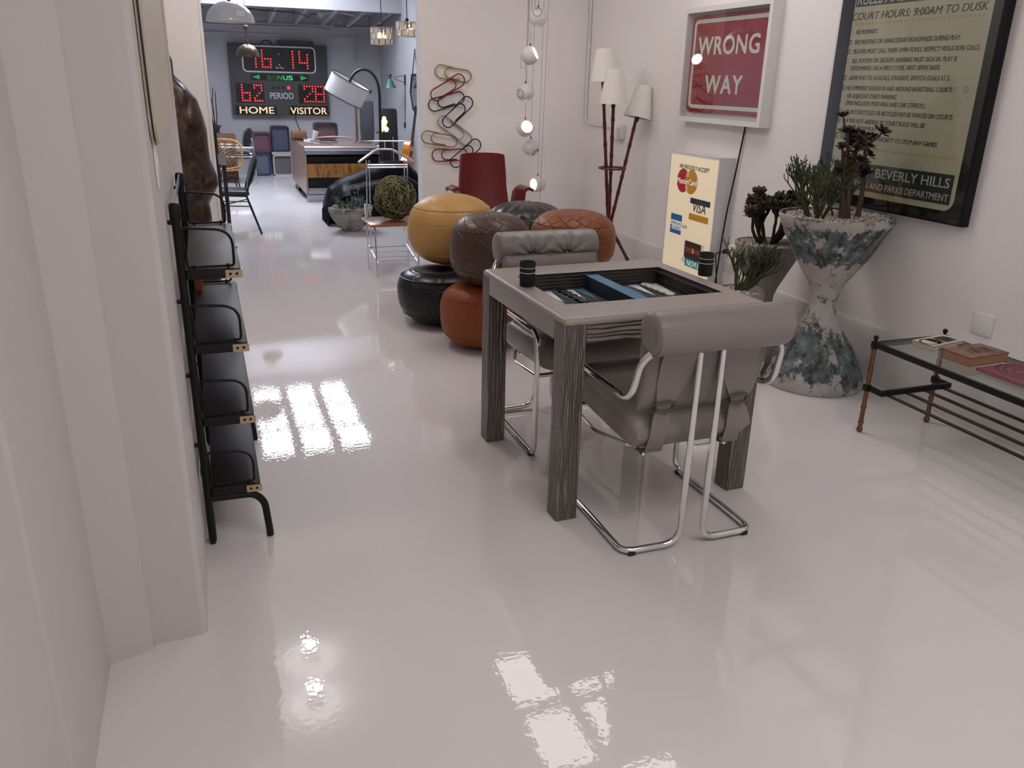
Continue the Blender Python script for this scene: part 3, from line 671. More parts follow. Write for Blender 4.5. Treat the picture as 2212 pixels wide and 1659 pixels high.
MB(O).text('WRONG', (3.2955, 4.984, 1.708), (0, -1, 0), (0, 0, 1), 0.122, 0.70, bold=0.03, align='C', space=1.05).build('lettering', m_signwhite, ww, smooth=False)
MB(O).text('WAY', (3.2955, 4.99, 1.462), (0, -1, 0), (0, 0, 1), 0.124, 0.43, bold=0.03, align='C', space=1.15).build('lettering', m_signwhite, ww, smooth=False)
for z in (1.905, 1.845, 1.40): MB(O).sphere((3.2955, 4.968, z), 0.006, (0.4, 1, 1), 10, 6).build('bolt_hole', m_blackm, ww)
MB(O).b2((X0 + 0.010, Y0 + T, Z0 + T), (X0 + 0.0115, Y1 - T, Z1 - T)).build('glazing', m_glaze, ww, smooth=False)
# its mains lead
m_flex = mat('black_flex', (0.01, 0.01, 0.01), 0.5)
cd = MB((3.32, 4.75, 0)).tube(fillet([(3.319, 4.718, 1.272), (3.312, 4.752, 1.0), (3.288, 4.772, 0.72), (3.274, 4.775, 0.52), (3.26, 4.765, 0.36), (3.24, 4.75, 0.2), (3.22, 4.74, 0.06), (3.2, 4.70, 0.008)], 0.08), 0.0055, n=8)
tag(cd.build('power_cord', m_flex, None, ang=60), 'black mains lead running down the wall from the WRONG WAY frame', 'cord')
# card sign
O = (3.2, 4.95, 0.0)
lb = thing('illuminated_sign', 'lit cream WE PROUDLY ACCEPT card sign in a white case', 'sign', O)
m_case = mat('sign_case', (0.68, 0.68, 0.70), 0.35); m_lit = mat('lit_acrylic', (0.9, 0.8, 0.6), 0.3, emit=(1.0, 0.80, 0.53), estr=0.25)
XF = 3.204; a0, a1 = 4.790, 5.430; zt, zb = 1.064, 0.02
cs = MB(O); cs.b2((XF, a0, zb), (3.328, a0 + 0.012, zt)).b2((XF, a1 - 0.012, zb), (3.328, a1, zt)).b2((XF, a0 + 0.012, zt - 0.014), (3.328, a1 - 0.012, zt)).b2((XF, a0 + 0.012, zb), (3.328, a1 - 0.012, zb + 0.014)).b2((3.31, a0 + 0.012, zb + 0.014), (3.328, a1 - 0.012, zt - 0.014))
for y in (a0 + 0.1, a1 - 0.1): cs.box((3.265, y, 0.01), (0.1, 0.04, 0.02))
cs.build('case', m_case, lb, smooth=False)
pn = MB(O).b2((XF + 0.004, a0 + 0.012, zb + 0.014), (XF + 0.01, a1 - 0.012, zt - 0.014)).build('lit_panel', m_lit, lb, smooth=False)
def lm(name, c, e=0.0): return mat(name, c, 0.4, emit=c, estr=e) if e else mat(name, c, 0.4)
xs = XF + 0.0035
def patch(name, pts, m, d=0.0006, lift=0.0): return MB(O).prism([(xs - lift, y, z) for y, z in pts], (-d, 0, 0)).build(name, m, lb, smooth=False)
def rect(y0, y1, z0, z1): return [(y0, z0), (y0, z1), (y1, z1), (y1, z0)]
def disc(cy, cz, ry, rz): return [(cy + ry * math.cos(2 * PI * k / 40), cz + rz * math.sin(2 * PI * k / 40)) for k in range(40)]
k_red, k_och, k_blk, k_blue, k_teal, k_wht = lm('print_red', (0.42, 0.015, 0.015), 0.12), lm('print_ochre', (0.52, 0.235, 0.02), 0.15), mat('print_black', (0.012, 0.012, 0.014), 0.4), lm('print_blue', (0.012, 0.12, 0.32), 0.10), lm('print_teal', (0.015, 0.27, 0.27), 0.10), lm('print_white', (0.85, 0.84, 0.8), 0.23)
k_navy = mat('print_navy', (0.02, 0.025, 0.05), 0.4)
MB(O).text('WE PROUDLY ACCEPT', (xs, 5.2967, 0.9543), (0, -1, 0), (0, 0, 1), 0.0310, 0.3845, bold=0.014, depth=0.0006).build('lettering', k_blk, lb, smooth=False)
MB(O).text('VISA', (xs, 5.0693, 0.6763), (0, -1, 0), (0, 0, 1), 0.0703, 0.1633, bold=0.006, depth=0.0006, shear=0.15).build('lettering', k_blk, lb, smooth=False)
x1 = MB(O).text('Cards', (xs, 5.1944, 0.5440), (0, -1, 0), (0, 0, 1), 0.0310, 0.0703, depth=0.0006)
x1.build('lettering', k_blk, lb, smooth=False)
patch('red_disc', disc(5.2316, 0.8716, 0.0827, 0.0827), k_red); patch('ochre_disc', disc(5.1220, 0.8716, 0.0827, 0.0827), k_och, lift=0.0004)
w = MB(O).text('MasterCard', (xs - 0.0012, 5.3081, 0.8510), (0, -1, 0), (0, 0, 1), 0.0413, 0.2604, bold=0.012, depth=0.0006)
for k in range(5):
    for s in (-1, 1): w.prism([(xs - 0.0012, y, z) for y, z in rect(5.157, 5.192, 0.8716 + s * (0.033 + 0.0072 * k), 0.8716 + s * (0.033 + 0.0072 * k) + 0.002)], (-0.0006, 0, 0))
w.build('card_name', k_wht, lb, smooth=False)
patch('navy_band', rect(4.8575, 5.1107, 0.7300, 0.7683), k_navy); patch('ochre_band', rect(4.8626, 5.1107, 0.6164, 0.6608), k_och)
sp = MB(O); random.seed(8)
for k in range(60):
    y = random.uniform(4.87, 5.10); z = random.uniform(0.7331, 0.7631); sp.prism([(xs - 0.0008, a, b) for a, b in rect(y, y + random.uniform(.004, .014), z, z + 0.0025)], (-0.0004, 0, 0))
sp.build('mottling', mat('print_slate', (0.12, 0.16, 0.25), 0.4), lb, smooth=False)
patch('blue_square', rect(5.1985, 5.3515, 0.4872, 0.6277), k_blue)
patch('name_band', rect(5.2006, 5.3556, 0.5471, 0.5823), k_wht, lift=0.0004)
patch('name_band', rect(5.1944, 5.3308, 0.5161, 0.5440), k_wht, lift=0.0004)
w = MB(O).text('AMERICAN', (xs - 0.0012, 5.3494, 0.5543), (0, -1, 0), (0, 0, 1), 0.0207, 0.1395, bold=0.004, depth=0.0005); w.build('card_name', k_blue, lb, smooth=False); w = MB(O).text('EXPRESS', (xs - 0.0012, 5.3246, 0.5192), (0, -1, 0), (0, 0, 1), 0.0207, 0.1220, bold=0.004, depth=0.0005)
w.build('card_name', k_blue, lb, smooth=False)
ln = MB(O)
for k in range(9): ln.prism([(xs, y, z) for y, z in rect(4.878, 5.142, 0.3756 + 0.0108 * k, 0.3781 + 0.0108 * k)], (-0.0005, 0, 0))
for k in range(6): ln.prism([(xs, y, z) for y, z in rect(4.878, 5.152, 0.3063 + 0.006 * k, 0.3079 + 0.006 * k)], (-0.0005, 0, 0))
ln.build('ruled_lines', k_blk, lb, smooth=False)
MB(O).prism(on_wall(rrect(0.212, 0.122, 0.012, 4), xs - 0.0006, 5.0207, 0.4024), (-0.0006, 0, 0)).build('dark_card', mat('print_umber', (0.035, 0.018, 0.014), 0.4), lb, smooth=False)
w = MB(O).text('DISC', (xs - 0.0014, 5.1107, 0.3859), (0, -1, 0), (0, 0, 1), 0.0351, 0.0796, bold=0.008, depth=0.0005); w.build('card_name', lm('print_rust', (0.42, 0.10, 0.06), 0.12), lb, smooth=False); w = MB(O).text('VER', (xs - 0.0014, 4.9980, 0.3859), (0, -1, 0), (0, 0, 1), 0.0351, 0.0744, bold=0.008, depth=0.0005)
w.build('card_name', lm('print_rust', (0.42, 0.10, 0.06), 0.12), lb, smooth=False)
MB(O).prism([(xs - 0.0014, y, z) for y, z in disc(5.0145, 0.4035, 0.0150, 0.0191)], (-0.0006, 0, 0)).build('orange_disc', lm('print_orange', (0.6, 0.25, 0.03), 0.20), lb, smooth=False)
patch('teal_band', rect(4.8885, 5.1076, 0.2856, 0.3425), k_teal, lift=0.0004)
w = MB(O).text('NOVUS', (xs - 0.0012, 5.0766, 0.2929), (0, -1, 0), (0, 0, 1), 0.0413, 0.1757, bold=0.008, depth=0.0005); w.build('card_name', k_wht, lb, smooth=False)
m_plate = mat('white_plastic', (0.80, 0.78, 0.76), 0.35)
def outlet(name, cy, cz, label, x=3.329, w=0.072, h=0.115, sockets=True, dx=0.008):
    t = thing(name, label, 'wall outlet' if sockets else 'wall plate', (x, cy, cz))
    MB().box((-dx / 2, 0, 0), (dx, w, h), bev=0.003).build('cover_plate', m_plate, t)
    if sockets:
        for s in (-1, 1):
            p = MB().box((-dx - 0.0015, 0, s * 0.021), (0.003, 0.034, 0.028), bev=0.001).build('socket', m_plate, t)
            sl = MB()
            for k in (-1, 1): sl.box((-dx - 0.0032, k * 0.006, s * 0.021 + 0.003), (0.0006, 0.002, 0.008))
            sl.box((-dx - 0.0032, 0, s * 0.021 - 0.008), (0.0006, 0.004, 0.004)); sl.build('slots', m_hole, p, smooth=False)
    return t
outlet('wall_outlet', 4.690, 0.44, 'surface-mounted white outlet low on the wall beside the lit sign', h=0.12, dx=0.05)
pg = MB((3.26, 4.69, 0.42)).box((3.262, 4.700, 0.46), (0.03, 0.026, 0.03), bev=0.005).tube(fillet([(3.25, 4.70, 0.46), (3.215, 4.745, 0.445), (3.20, 4.70, 0.36), (3.21, 4.66, 0.15), (3.22, 4.64, 0.008)], 0.05), 0.0045, n=8)
tag(pg.build('plugged_lead', m_flex, None, ang=60), 'black plug and lead in the outlet beside the lit sign', 'cord')
outlet('wall_plate', 2.705, 0.497, 'blank white cover plate above the rough curb, behind the coffee table', sockets=False, w=0.11, h=0.10)
# outlet and conduit near the corner
cz = MB((3.31, 7.0, 1.2)).tube(fillet([(3.315, 7.18, 2.99), (3.315, 7.18, 1.165), (3.315, 6.80, 1.165), (3.315, 6.603, 1.165)], 0.09, 8), 0.0105, n=12)
for z in (1.82, 1.66): cz.lathe([(0.0105, -0.02), (0.0145, -0.018), (0.0145, 0.018), (0.0105, 0.02)], n=14, c=(3.315, 7.18, z))
tag(cz.build('conduit', m_framew, None, ang=50), 'white painted conduit down the corner and along to the outlet box', 'pipe')
ob = outlet('outlet_box', 6.50, 1.135, 'white outlet box at the end of the corner conduit behind the tripod lamp', w=0.20, h=0.115, dx=0.045)
ad = MB((3.27, 6.47, 1.1)).box((3.268, 6.45, 1.125), (0.03, 0.06, 0.11), bev=0.005).build('plug_adapter', m_plate, None)
tag(ad, 'white plug-in adapter on the outlet box behind the tripod lamp', 'adapter')
wl_ = MB((3.28, 6.56, 1.0)).tube([(3.272, 6.55, 1.12), (3.25, 6.55, 1.08), (3.24, 6.56, 1.02), (3.26, 6.58, 0.97), (3.29, 6.56, 0.93), (3.30, 6.55, 0.89), (3.29, 6.57, 0.86), (3.28, 6.60, 0.87)], 0.004, n=8)
tag(wl_.build('white_lead', m_plate, None), 'white lead looping down from the outlet box near the corner', 'cord')
# ------------------------------------------------------------------ court rules sign
O = (3.28, 3.35, 0.9)
rs = thing('court_rules_sign', 'large cream court rules sign in a black frame under clear acrylic', 'sign', O)
m_fblack = mat('black_frame', (0.009, 0.009, 0.010), 0.3, spec=0.25); m_parch = col_noise(mat('sign_parchment', (0.45, 0.42, 0.29), 0.4), [(0.3, (0.40, 0.375, 0.255)), (0.7, (0.48, 0.45, 0.31))], 1.5)
m_ink = mat('sign_ink', (0.03, 0.03, 0.027), 0.5); m_dkgreen = mat('sign_green_black', (0.022, 0.032, 0.026), 0.45); m_cream = mat('sign_cream_letters', (0.47, 0.45, 0.35), 0.45); m_orn = mat('sign_orange', (0.47, 0.27, 0.06), 0.5)
ya, yb, za, zb_ = 2.893, 3.928, 0.915, 2.44; xf = 3.284
MB(O).b2((xf, ya, za), (3.329, yb, zb_), bev=0.003).build('frame', m_fblack, rs, ang=30)
MB(O).b2((xf - 0.013, ya + 0.012, za + 0.012), (xf - 0.0085, yb - 0.004, zb_ - 0.012)).build('acrylic_cover', m_glaze, rs, smooth=False)
MB(O).prism([(xf - 0.0004, 3.394 - u, 1.693 + v) for u, v in rrect(0.864, 1.436, 0.056, 8)], (-0.0012, 0, 0)).build('sign_face', m_parch, rs, ang=30)
xq = xf - 0.0018
def band(name, y0, y1, z0, z1, m): MB(O).prism([(xq, y0, z0), (xq, y0, z1), (xq, y1, z1), (xq, y1, z0)], (-0.0006, 0, 0)).build(name, m, rs, smooth=False)
band('title_band', 2.9951, 3.8188, 1.9119, 1.9831, m_dkgreen); band('footer_band', 2.9849, 3.7985, 1.0037, 1.1420, m_dkgreen)
def line(t, y, z, h, w, m=m_ink, bold=0.004, shear=0.18, sp=1.0, lift=0.0): MB(O).text(t, (xq - lift, y, z), (0, -1, 0), (0, 0, 1), h, w, bold=bold, shear=shear, depth=0.0006, space=sp).build('lettering', m, rs, smooth=False)
line('RULES AND REGULATIONS', 3.8087, 1.9200, 0.0559, 0.8034, m_cream, 0.01, lift=0.0008)
line('COURT HOURS: 9:00AM TO DUSK', 3.8280, 1.8478, 0.0366, 0.8400, bold=0.006)
MB(O).prism([(xq, 3.8595, 1.8743), (xq, 3.8595, 1.8559), (xq, 3.8432, 1.8651)], (-0.0006, 0, 0)).build('arrow_mark', m_ink, rs, smooth=False)
hL = 0.0229
for t, y, z, w in (('NO PROFANITY.', 3.7853, 1.7787, 0.1525), ('NO FIGHTING OR UNNECESSARY ROUGHNESS DURING PLAY.', 3.7853, 1.7309, 0.6794), ('PLAYERS MUST CALL THEIR OWN FOULS, RESPECT VIOLATION CALLS.', 3.7853, 1.6851, 0.7953), ('ALL PLAYERS OR GROUPS ARRIVING MUST SIGN IN. PLAY IS', 3.7853, 1.6393, 0.6834), ('DETERMINED ON A FIRST COME, FIRST SERVE BASIS.', 3.7853, 1.6027, 0.5960), ('GAME PLAY TO 10 GOALS, STRAIGHT, SWITCH GOALS AT 5.', 3.7853, 1.5559, 0.6631), ('NO AMPLIFIED SOUND IN AND AROUND BASKETBALL COURTS', 3.7934, 1.5051, 0.6966), ('OR ADJACENT STREET PARKING.', 3.7812, 1.4654, 0.3519), ('(THIS INCLUDES PORTABLE AND CAR STEREOS.)', 3.7832, 1.4298, 0.5451), ('NO MOTORCYCLES OR BICYCLES MAY BE PARKED ON COURTS.', 3.7853, 1.3851, 0.7241), ('PLAYERS NOT ABIDING BY COURT RULES WILL BE', 3.7853, 1.3403, 0.5695), ('EJECTED FROM PLAY.', 3.7812, 1.3058, 0.2542), ('DEPARTMENT HAS AUTHORITY TO STOP ANY GAMES.', 3.7853, 1.2580, 0.6661)):
    line(t, y, z, hL, w, bold=0.012)
for z in (1.7787, 1.7309, 1.6851, 1.6393, 1.5559, 1.5051, 1.3851, 1.3403, 1.2580):
    c = [(3.752, z + 0.011)]
    frame_prism(MB(O), [(xq, 3.816 - a, z + 0.011 + b) for a, b in ((-.009, -.012), (.009, -.012), (.009, .012), (-.009, .012))], [(xq, 3.816 - a, z + 0.011 + b) for a, b in ((-.0055, -.0085), (.0055, -.0085), (.0055, .0085), (-.0055, .0085))], (-0.0006, 0, 0)).build('tick_box', m_orn if z > 1.77 or 1.63 < z < 1.65 else m_ink, rs, smooth=False)
for row, (z, n) in enumerate(((1.8214, 34), (1.2071, 40))):
    for k in range(n):
        y = 3.8036 - k * (0.8136 / n)
        MB(O).prism([(xq, y - 0.004, z), (xq, y - 0.0055, z + 0.013), (xq, y - 0.013, z + 0.013), (xq, y - 0.0115, z)], (-0.0006, 0, 0)).build('orange_tick', m_orn, rs, smooth=False)
line('CITY OF BEVERLY HILLS', 3.7782, 1.0790, 0.0488, 0.7750, m_cream, 0.016, 0.0, lift=0.0008)
line('RECREATION AND PARKS DEPARTMENT', 3.7782, 1.0179, 0.0346, 0.7811, m_cream, 0.014, 0.0, lift=0.0008)
frame_prism(MB(O), [(xq, 3.019 + 0.012 * math.cos(2 * PI * k / 24), 1.5183 + 0.014 * math.sin(2 * PI * k / 24)) for k in range(24)], [(xq, 3.019 + 0.008 * math.cos(2 * PI * k / 24), 1.5183 + 0.009 * math.sin(2 * PI * k / 24)) for k in range(24)], (-0.0005, 0, 0)).build('ring_mark', mat('sign_wear', (0.2, 0.19, 0.14), 0.5), rs, smooth=False)

# ------------------------------------------------------------------ planters on the right
def weathered():
    m = mat('weathered_painted_concrete', (0.4, 0.38, 0.35), 0.8); t, n, l, b = nodes(m); v = add_coord(m)
    def nz(scale, det, rough=0.6, st=None, dist=0.0):
        x = n.new('ShaderNodeTexNoise'); x.inputs['Scale'].default_value = scale; x.inputs['Detail'].default_value = det; x.inputs['Roughness'].default_value = rough; x.inputs['Distortion'].default_value = dist
        if st:
            mp = n.new('ShaderNodeMapping'); mp.inputs['Scale'].default_value = st; l.new(v, mp.inputs[0]); l.new(mp.outputs[0], x.inputs['Vector'])
        else: l.new(v, x.inputs['Vector'])
        return x.outputs[0]
    def ramp(i, els):
        r = n.new('ShaderNodeValToRGB'); e = r.color_ramp.elements
        while len(e) < len(els): e.new(0.5)
        for k, (p, c) in enumerate(els): e[k].position = p; e[k].color = (*c, 1)
        l.new(i, r.inputs[0]); return r.outputs[0]
    def mix(f, a, c):
        x = n.new('ShaderNodeMix'); x.data_type = 'RGBA'; l.new(f, x.inputs['Factor']); l.new(a, x.inputs[6]); l.new(c, x.inputs[7]); return x.outputs[2]
    base = ramp(nz(5, 5), [(0.3, (0.34, 0.32, 0.30)), (0.5, (0.46, 0.43, 0.40)), (0.7, (0.40, 0.34, 0.29))])
    teal = ramp(nz(30, 4, st=(1, 1, 0.3)), [(0.35, (0.075, 0.09, 0.092)), (0.55, (0.13, 0.165, 0.17)), (0.7, (0.26, 0.285, 0.28))])
    s = n.new('ShaderNodeSeparateXYZ'); l.new(v, s.inputs[0])
    # paint survives in two belts: under the rim and round the foot
    zc = n.new('ShaderNodeValToRGB'); e = zc.color_ramp.elements
    for p, g in ((0.0, 0.49), (0.10, 0.60), (0.26, 0.62), (0.36, 0.42), (0.42, 0.45), (0.47, 0.55), (0.51, 0.42), (0.64, 0.45), (0.70, 0.60), (0.84, 0.62), (0.885, 0.44)):
        x = e.new(p); x.color = (g, g, g, 1)
    l.new(s.outputs[2], zc.inputs[0])
    ad = n.new('ShaderNodeMath'); ad.operation = 'ADD'; l.new(zc.outputs[0], ad.inputs[0]); l.new(nz(6, 8, 0.72), ad.inputs[1])
    th = n.new('ShaderNodeMapRange'); th.inputs['From Min'].default_value = 1.035; th.inputs['From Max'].default_value = 1.06; l.new(ad.outputs[0], th.inputs['Value'])
    c = mix(th.outputs[0], base, teal)
    th2 = n.new('ShaderNodeMapRange'); th2.inputs['From Min'].default_value = 0.93; th2.inputs['From Max'].default_value = 1.03; l.new(ad.outputs[0], th2.inputs['Value'])
    dk = n.new('ShaderNodeMapRange'); dk.inputs['From Min'].default_value = 0.52; dk.inputs['From Max'].default_value = 0.57; l.new(nz(20, 6, 0.75, st=(1, 1, 0.55)), dk.inputs['Value'])
    dm = n.new('ShaderNodeMath'); dm.operation = 'MULTIPLY'; l.new(dk.outputs[0], dm.inputs[0]); l.new(th2.outputs[0], dm.inputs[1])
    blk = n.new('ShaderNodeRGB'); blk.outputs[0].default_value = (0.05, 0.05, 0.045, 1)
    c = mix(dm.outputs[0], c, blk.outputs[0]); l.new(c, b.inputs['Base Color'])
    bp = n.new('ShaderNodeBump'); bp.inputs['Strength'].default_value = 0.6; bp.inputs['Distance'].default_value = 0.006; l.new(ad.outputs[0], bp.inputs['Height'])
    b2 = n.new('ShaderNodeBump'); b2.inputs['Strength'].default_value = 0.5; b2.inputs['Distance'].default_value = 0.003; l.new(nz(70, 4), b2.inputs['Height']); l.new(bp.outputs[0], b2.inputs['Normal']); l.new(b2.outputs[0], b.inputs['Normal'])
    return m
m_weather = weathered()
m_concrete = bump_noise(col_noise(mat('aged_concrete', (0.34, 0.31, 0.27), 0.9), [(0.3, (0.24, 0.215, 0.18)), (0.6, (0.36, 0.33, 0.29)), (0.8, (0.30, 0.27, 0.22))], 5), 50, 0.5, 0.004)
m_gravel = mat('pale_gravel', (0.6, 0.55, 0.5), 0.8); m_soil = mat('gravel_bed', (0.3, 0.27, 0.235), 0.95)
t, n, l, b = nodes(m_gravel)
oi = n.new('ShaderNodeTexCoord'); nn_ = n.new('ShaderNodeTexNoise'); nn_.inputs['Scale'].default_value = 55; l.new(oi.outputs['Object'], nn_.inputs['Vector'])
rr_ = n.new('ShaderNodeValToRGB'); rr_.color_ramp.elements[0].position = 0.35; rr_.color_ramp.elements[0].color = (0.34, 0.26, 0.20, 1); rr_.color_ramp.elements[1].position = 0.62; rr_.color_ramp.elements[1].color = (0.72, 0.66, 0.61, 1)
l.new(nn_.outputs[0], rr_.inputs[0]); l.new(rr_.outputs[0], b.inputs['Base Color'])
m_pencil = col_noise(mat('pencil_cactus_green', (0.06, 0.11, 0.035), 0.5), [(0.3, (0.02, 0.028, 0.012)), (0.55, (0.062, 0.075, 0.03)), (0.72, (0.14, 0.145, 0.06))], 7)
m_bark = bump_noise(mat('brown_stem', (0.085, 0.055, 0.038), 0.8), 60, 0.5, 0.003); m_bark2 = bump_noise(mat('dark_stem', (0.04, 0.028, 0.02), 0.85), 60, 0.5, 0.003)
m_aeon = mat('purple_rosette', (0.022, 0.010, 0.011), 0.5); m_jade = mat('jade_leaf', (0.035, 0.05, 0.022), 0.45); m_jade2 = mat('bronze_leaf', (0.04, 0.033, 0.02), 0.5)
def gravel(par, r, z, n, seed, off=(0, 0)):
    random.seed(seed); g = MB()
    for k in range(n):
        a = random.uniform(0, 2 * PI); q = r * math.sqrt(random.random()); s = random.uniform(0.004, 0.0085)
        t = bmesh.new(); bmesh.ops.create_icosphere(t, subdivisions=1, radius=1)
        g.add(t, Matrix.Translation((q * math.cos(a), q * math.sin(a), z + random.uniform(0, 0.006))) @ Euler((random.random() * 6, random.random() * 6, random.random() * 6)).to_matrix().to_4x4() @ Matrix.Diagonal((s, s * random.uniform(.6, 1), s * random.uniform(.45, .8), 1)))
    o = g.build('gravel', m_gravel, par, ang=80); o['kind'] = 'stuff'
def branchy(mb, p, d, ln, r, depth, spread, up, rng, tips=None, segs=4):
    """a forking twig: every shoot bends upward and splits"""
    pts = [Vector(p)]; d = Vector(d).normalized(); rs = [r]
    for i in range(segs):
        d = (d + Vector((rng.uniform(-1, 1), rng.uniform(-1, 1), rng.uniform(-.4, 1))) * 0.16 + Vector((0, 0, up))).normalized()
        pts.append(pts[-1] + d * ln / segs); rs.append(r * (1 - 0.18 * (i + 1) / segs))
    mb.tube(pts, rs, n=6)
    if depth > 0:
        for k in range(rng.choice((2, 2, 3))):
            e = (d + Vector((rng.uniform(-1, 1), rng.uniform(-1, 1), rng.uniform(-.3, .5))) * spread).normalized()
            branchy(mb, pts[-1], e, ln * rng.uniform(.55, .9), r * 0.78, depth - 1, spread, up, rng, tips, segs)
    elif tips is not None: tips.append((pts[-1], d))
def rosette(mb, p, d, size, rng, nl=16):
    q = Vector(d).normalized().to_track_quat('Z', 'Y').to_matrix().to_4x4(); base = Matrix.Translation(p) @ q
    for k in range(nl):
        a = k * 2.4; f = k / nl; ln = size * (0.45 + 0.55 * f); tilt = 0.35 + 1.0 * f
        mtx = base @ Matrix.Rotation(a, 4, 'Z') @ Matrix.Rotation(tilt, 4, 'Y')
        w = ln * 0.22
        ring = [mtx @ Vector(v) for v in ((0, 0, 0), (w * 0.1, w * 0.6, ln * 0.4), (0.0, w, ln * 0.72), (0, 0, ln), (0, -w, ln * 0.72), (w * 0.1, -w * 0.6, ln * 0.4))]
        th = mtx.to_3x3() @ Vector((0.0022, 0, 0)); mb.prism(ring, th)
def paddles(mb, p, d, size, rng, nl=9):
    for k in range(nl):
        a = rng.uniform(0, 2 * PI); e = (Vector(d) * 0.8 + Vector((math.cos(a), math.sin(a), rng.uniform(-.2, .8)))).normalized()
        q = e.to_track_quat('Z', 'Y').to_matrix().to_4x4(); s = size * rng.uniform(.7, 1.1)
        mtx = Matrix.Translation(Vector(p) + Vector(d) * rng.uniform(-.03, .01)) @ q @ Matrix.Rotation(rng.uniform(0, 3), 4, 'Z') @ Matrix.Translation((0, 0, s * 0.55)) @ Matrix.Diagonal((0.14 * s, 0.30 * s, 0.55 * s, 1))
        t = bmesh.new(); bmesh.ops.create_icosphere(t, subdivisions=1, radius=1); mb.add(t, mtx)
# large hourglass
pl = thing('hourglass_planter', 'tall hourglass planter with flaking turquoise paint and pale gravel', 'planter', (3.018, 3.417, 0))
H = 0.905
prof = [(0.0, 0.0), (0.262, 0.0), (0.268, 0.012), (0.258, 0.06), (0.222, 0.14), (0.176, 0.22), (0.132, 0.285), (0.098, 0.34), (0.078, 0.385), (0.067, 0.43), (0.066, 0.47), (0.077, 0.515), (0.103, 0.565), (0.145, 0.63), (0.196, 0.71), (0.245, 0.80), (0.279, 0.87), (0.288, 0.895), (0.286, H), (0.272, H), (0.266, 0.882), (0.0, 0.880)]
pm = MB().lathe(prof, n=72); pm.displace(lambda v: Vector((v.x, v.y, 0)) * 0.035 * noise.noise(v * 7) if v.z > 0.02 else Vector())
pm.build('planter_body', m_weather, pl, ang=50)
MB().lathe([(0.264, 0.0), (0.15, 0.006), (0.0, 0.008)], n=40, c=(0, 0, 0.8815), cap=False).build('soil', m_soil, pl)
gravel(pl, 0.255, 0.889, 1500, 1)
rng = random.Random(11)
pc = MB()
for k in range(18):
    a = rng.uniform(0, 2 * PI); b0 = Vector((-0.115 + 0.035 * math.cos(a), 0.02 + 0.035 * math.sin(a), 0.885))
    branchy(pc, b0, (math.cos(a) * 0.75 - 0.22, math.sin(a) * 0.6, 1), rng.uniform(0.075, 0.11), 0.0056, 4, 0.85, 0.07, rng, None, 3)
for k in range(7):
    a = rng.uniform(0, 2 * PI); b0 = Vector((0.065 + 0.03 * math.cos(a), 0.07 + 0.03 * math.sin(a), 0.885))
    branchy(pc, b0, (math.cos(a) * 0.6 - 0.2, math.sin(a) * 0.6, 1), rng.uniform(0.06, 0.085), 0.005, 4, 0.85, 0.07, rng, None, 3)
pc.build('pencil_cactus', m_pencil, pl, ang=80)['label'] = 'bushy green pencil cactus'
ae = MB(); tips = []
for (bx, by), mid, top in (((-0.005, -0.055), (0.0, -0.05, 1.10), (0.055, -0.02, 1.30)), ((0.012, -0.065), (-0.02, -0.06, 1.10), (-0.045, -0.03, 1.31)), ((0.10, -0.035), (0.115, -0.02, 1.08), (0.10, 0.0, 1.27)), ((-0.012, -0.05), (-0.035, -0.05, 1.05), (-0.075, -0.05, 1.24))):
    P0, P1, P2 = Vector((bx, by, 0.88)), Vector(mid), Vector(top)
    pts = [P0 * (1 - s) ** 2 + (P1 * 2 - (P0 + P2) / 2) * 2 * s * (1 - s) + P2 * s * s for s in [i / 14 for i in range(15)]]
    ae.tube(pts, [0.0155 * (1 - 0.55 * i / 14) * (1 + 0.10 * math.sin(i * 2.3)) for i in range(15)], n=9)
    tips.append((pts[-1], pts[-1] - pts[-2]))
    for q in range(5):
        i = rng.randint(7, 13); d = Vector((rng.uniform(-1, 1), rng.uniform(-1, 1), rng.uniform(.1, 1))).normalized(); e = pts[i] + d * rng.uniform(0.05, 0.11)
        ae.tube([pts[i], (pts[i] + e) / 2 + Vector((0, 0, -0.008)), e], [0.006, 0.005, 0.004], n=6); tips.append((e, d + Vector((0, 0, .6))))
ao = ae.build('aeonium_stems', m_bark, pl, ang=70)
for p, d in tips:
    rm = MB(); rosette(rm, p, Vector(d).normalized() + Vector((rng.uniform(-.3, .3), rng.uniform(-.5, .1), .3)), rng.uniform(0.040, 0.062), rng)
    rm.build('aeonium_rosette', m_aeon, pl, ang=60)
# second, smaller spindle planter with a jade tree
p2 = thing('spindle_planter', 'beige concrete spindle planter with a jade tree, behind the hourglass one', 'planter', (3.025, 3.945, 0))
prof = [(0, 0), (0.172, 0), (0.176, 0.012), (0.15, 0.09), (0.112, 0.17), (0.078, 0.25), (0.064, 0.31), (0.066, 0.36), (0.088, 0.42), (0.128, 0.50), (0.165, 0.58), (0.187, 0.645), (0.191, 0.668), (0.178, 0.670), (0.172, 0.655), (0, 0.653)]
MB().lathe(prof, n=60).displace(lambda v: Vector((v.x, v.y, 0)) * 0.03 * noise.noise(v * 8)).build('planter_body', m_concrete, p2, ang=50)
gravel(p2, 0.165, 0.657, 650, 2)
rng = random.Random(4); st = MB(); tp = []
for k in range(13):
    a = rng.uniform(0, 2 * PI); q = rng.uniform(0.01, 0.045)
    branchy(st, (-0.01 + q * math.cos(a), q * math.sin(a), 0.65), (math.cos(a) * 0.85 - 0.1, math.sin(a) * 0.7, 1), rng.uniform(0.10, 0.14), 0.011, 2, 0.75, 0.05, rng, tp)
st.build('jade_stems', m_bark2, p2, ang=70)
lf = MB()
for p, d in tp:
    paddles(lf, p, d, 0.042, rng, 16); rosette(lf, p, d, 0.05, rng, 12)
lf.build('jade_leaves', m_jade2, p2, ang=80)['label'] = 'dark bronze green jade leaves'
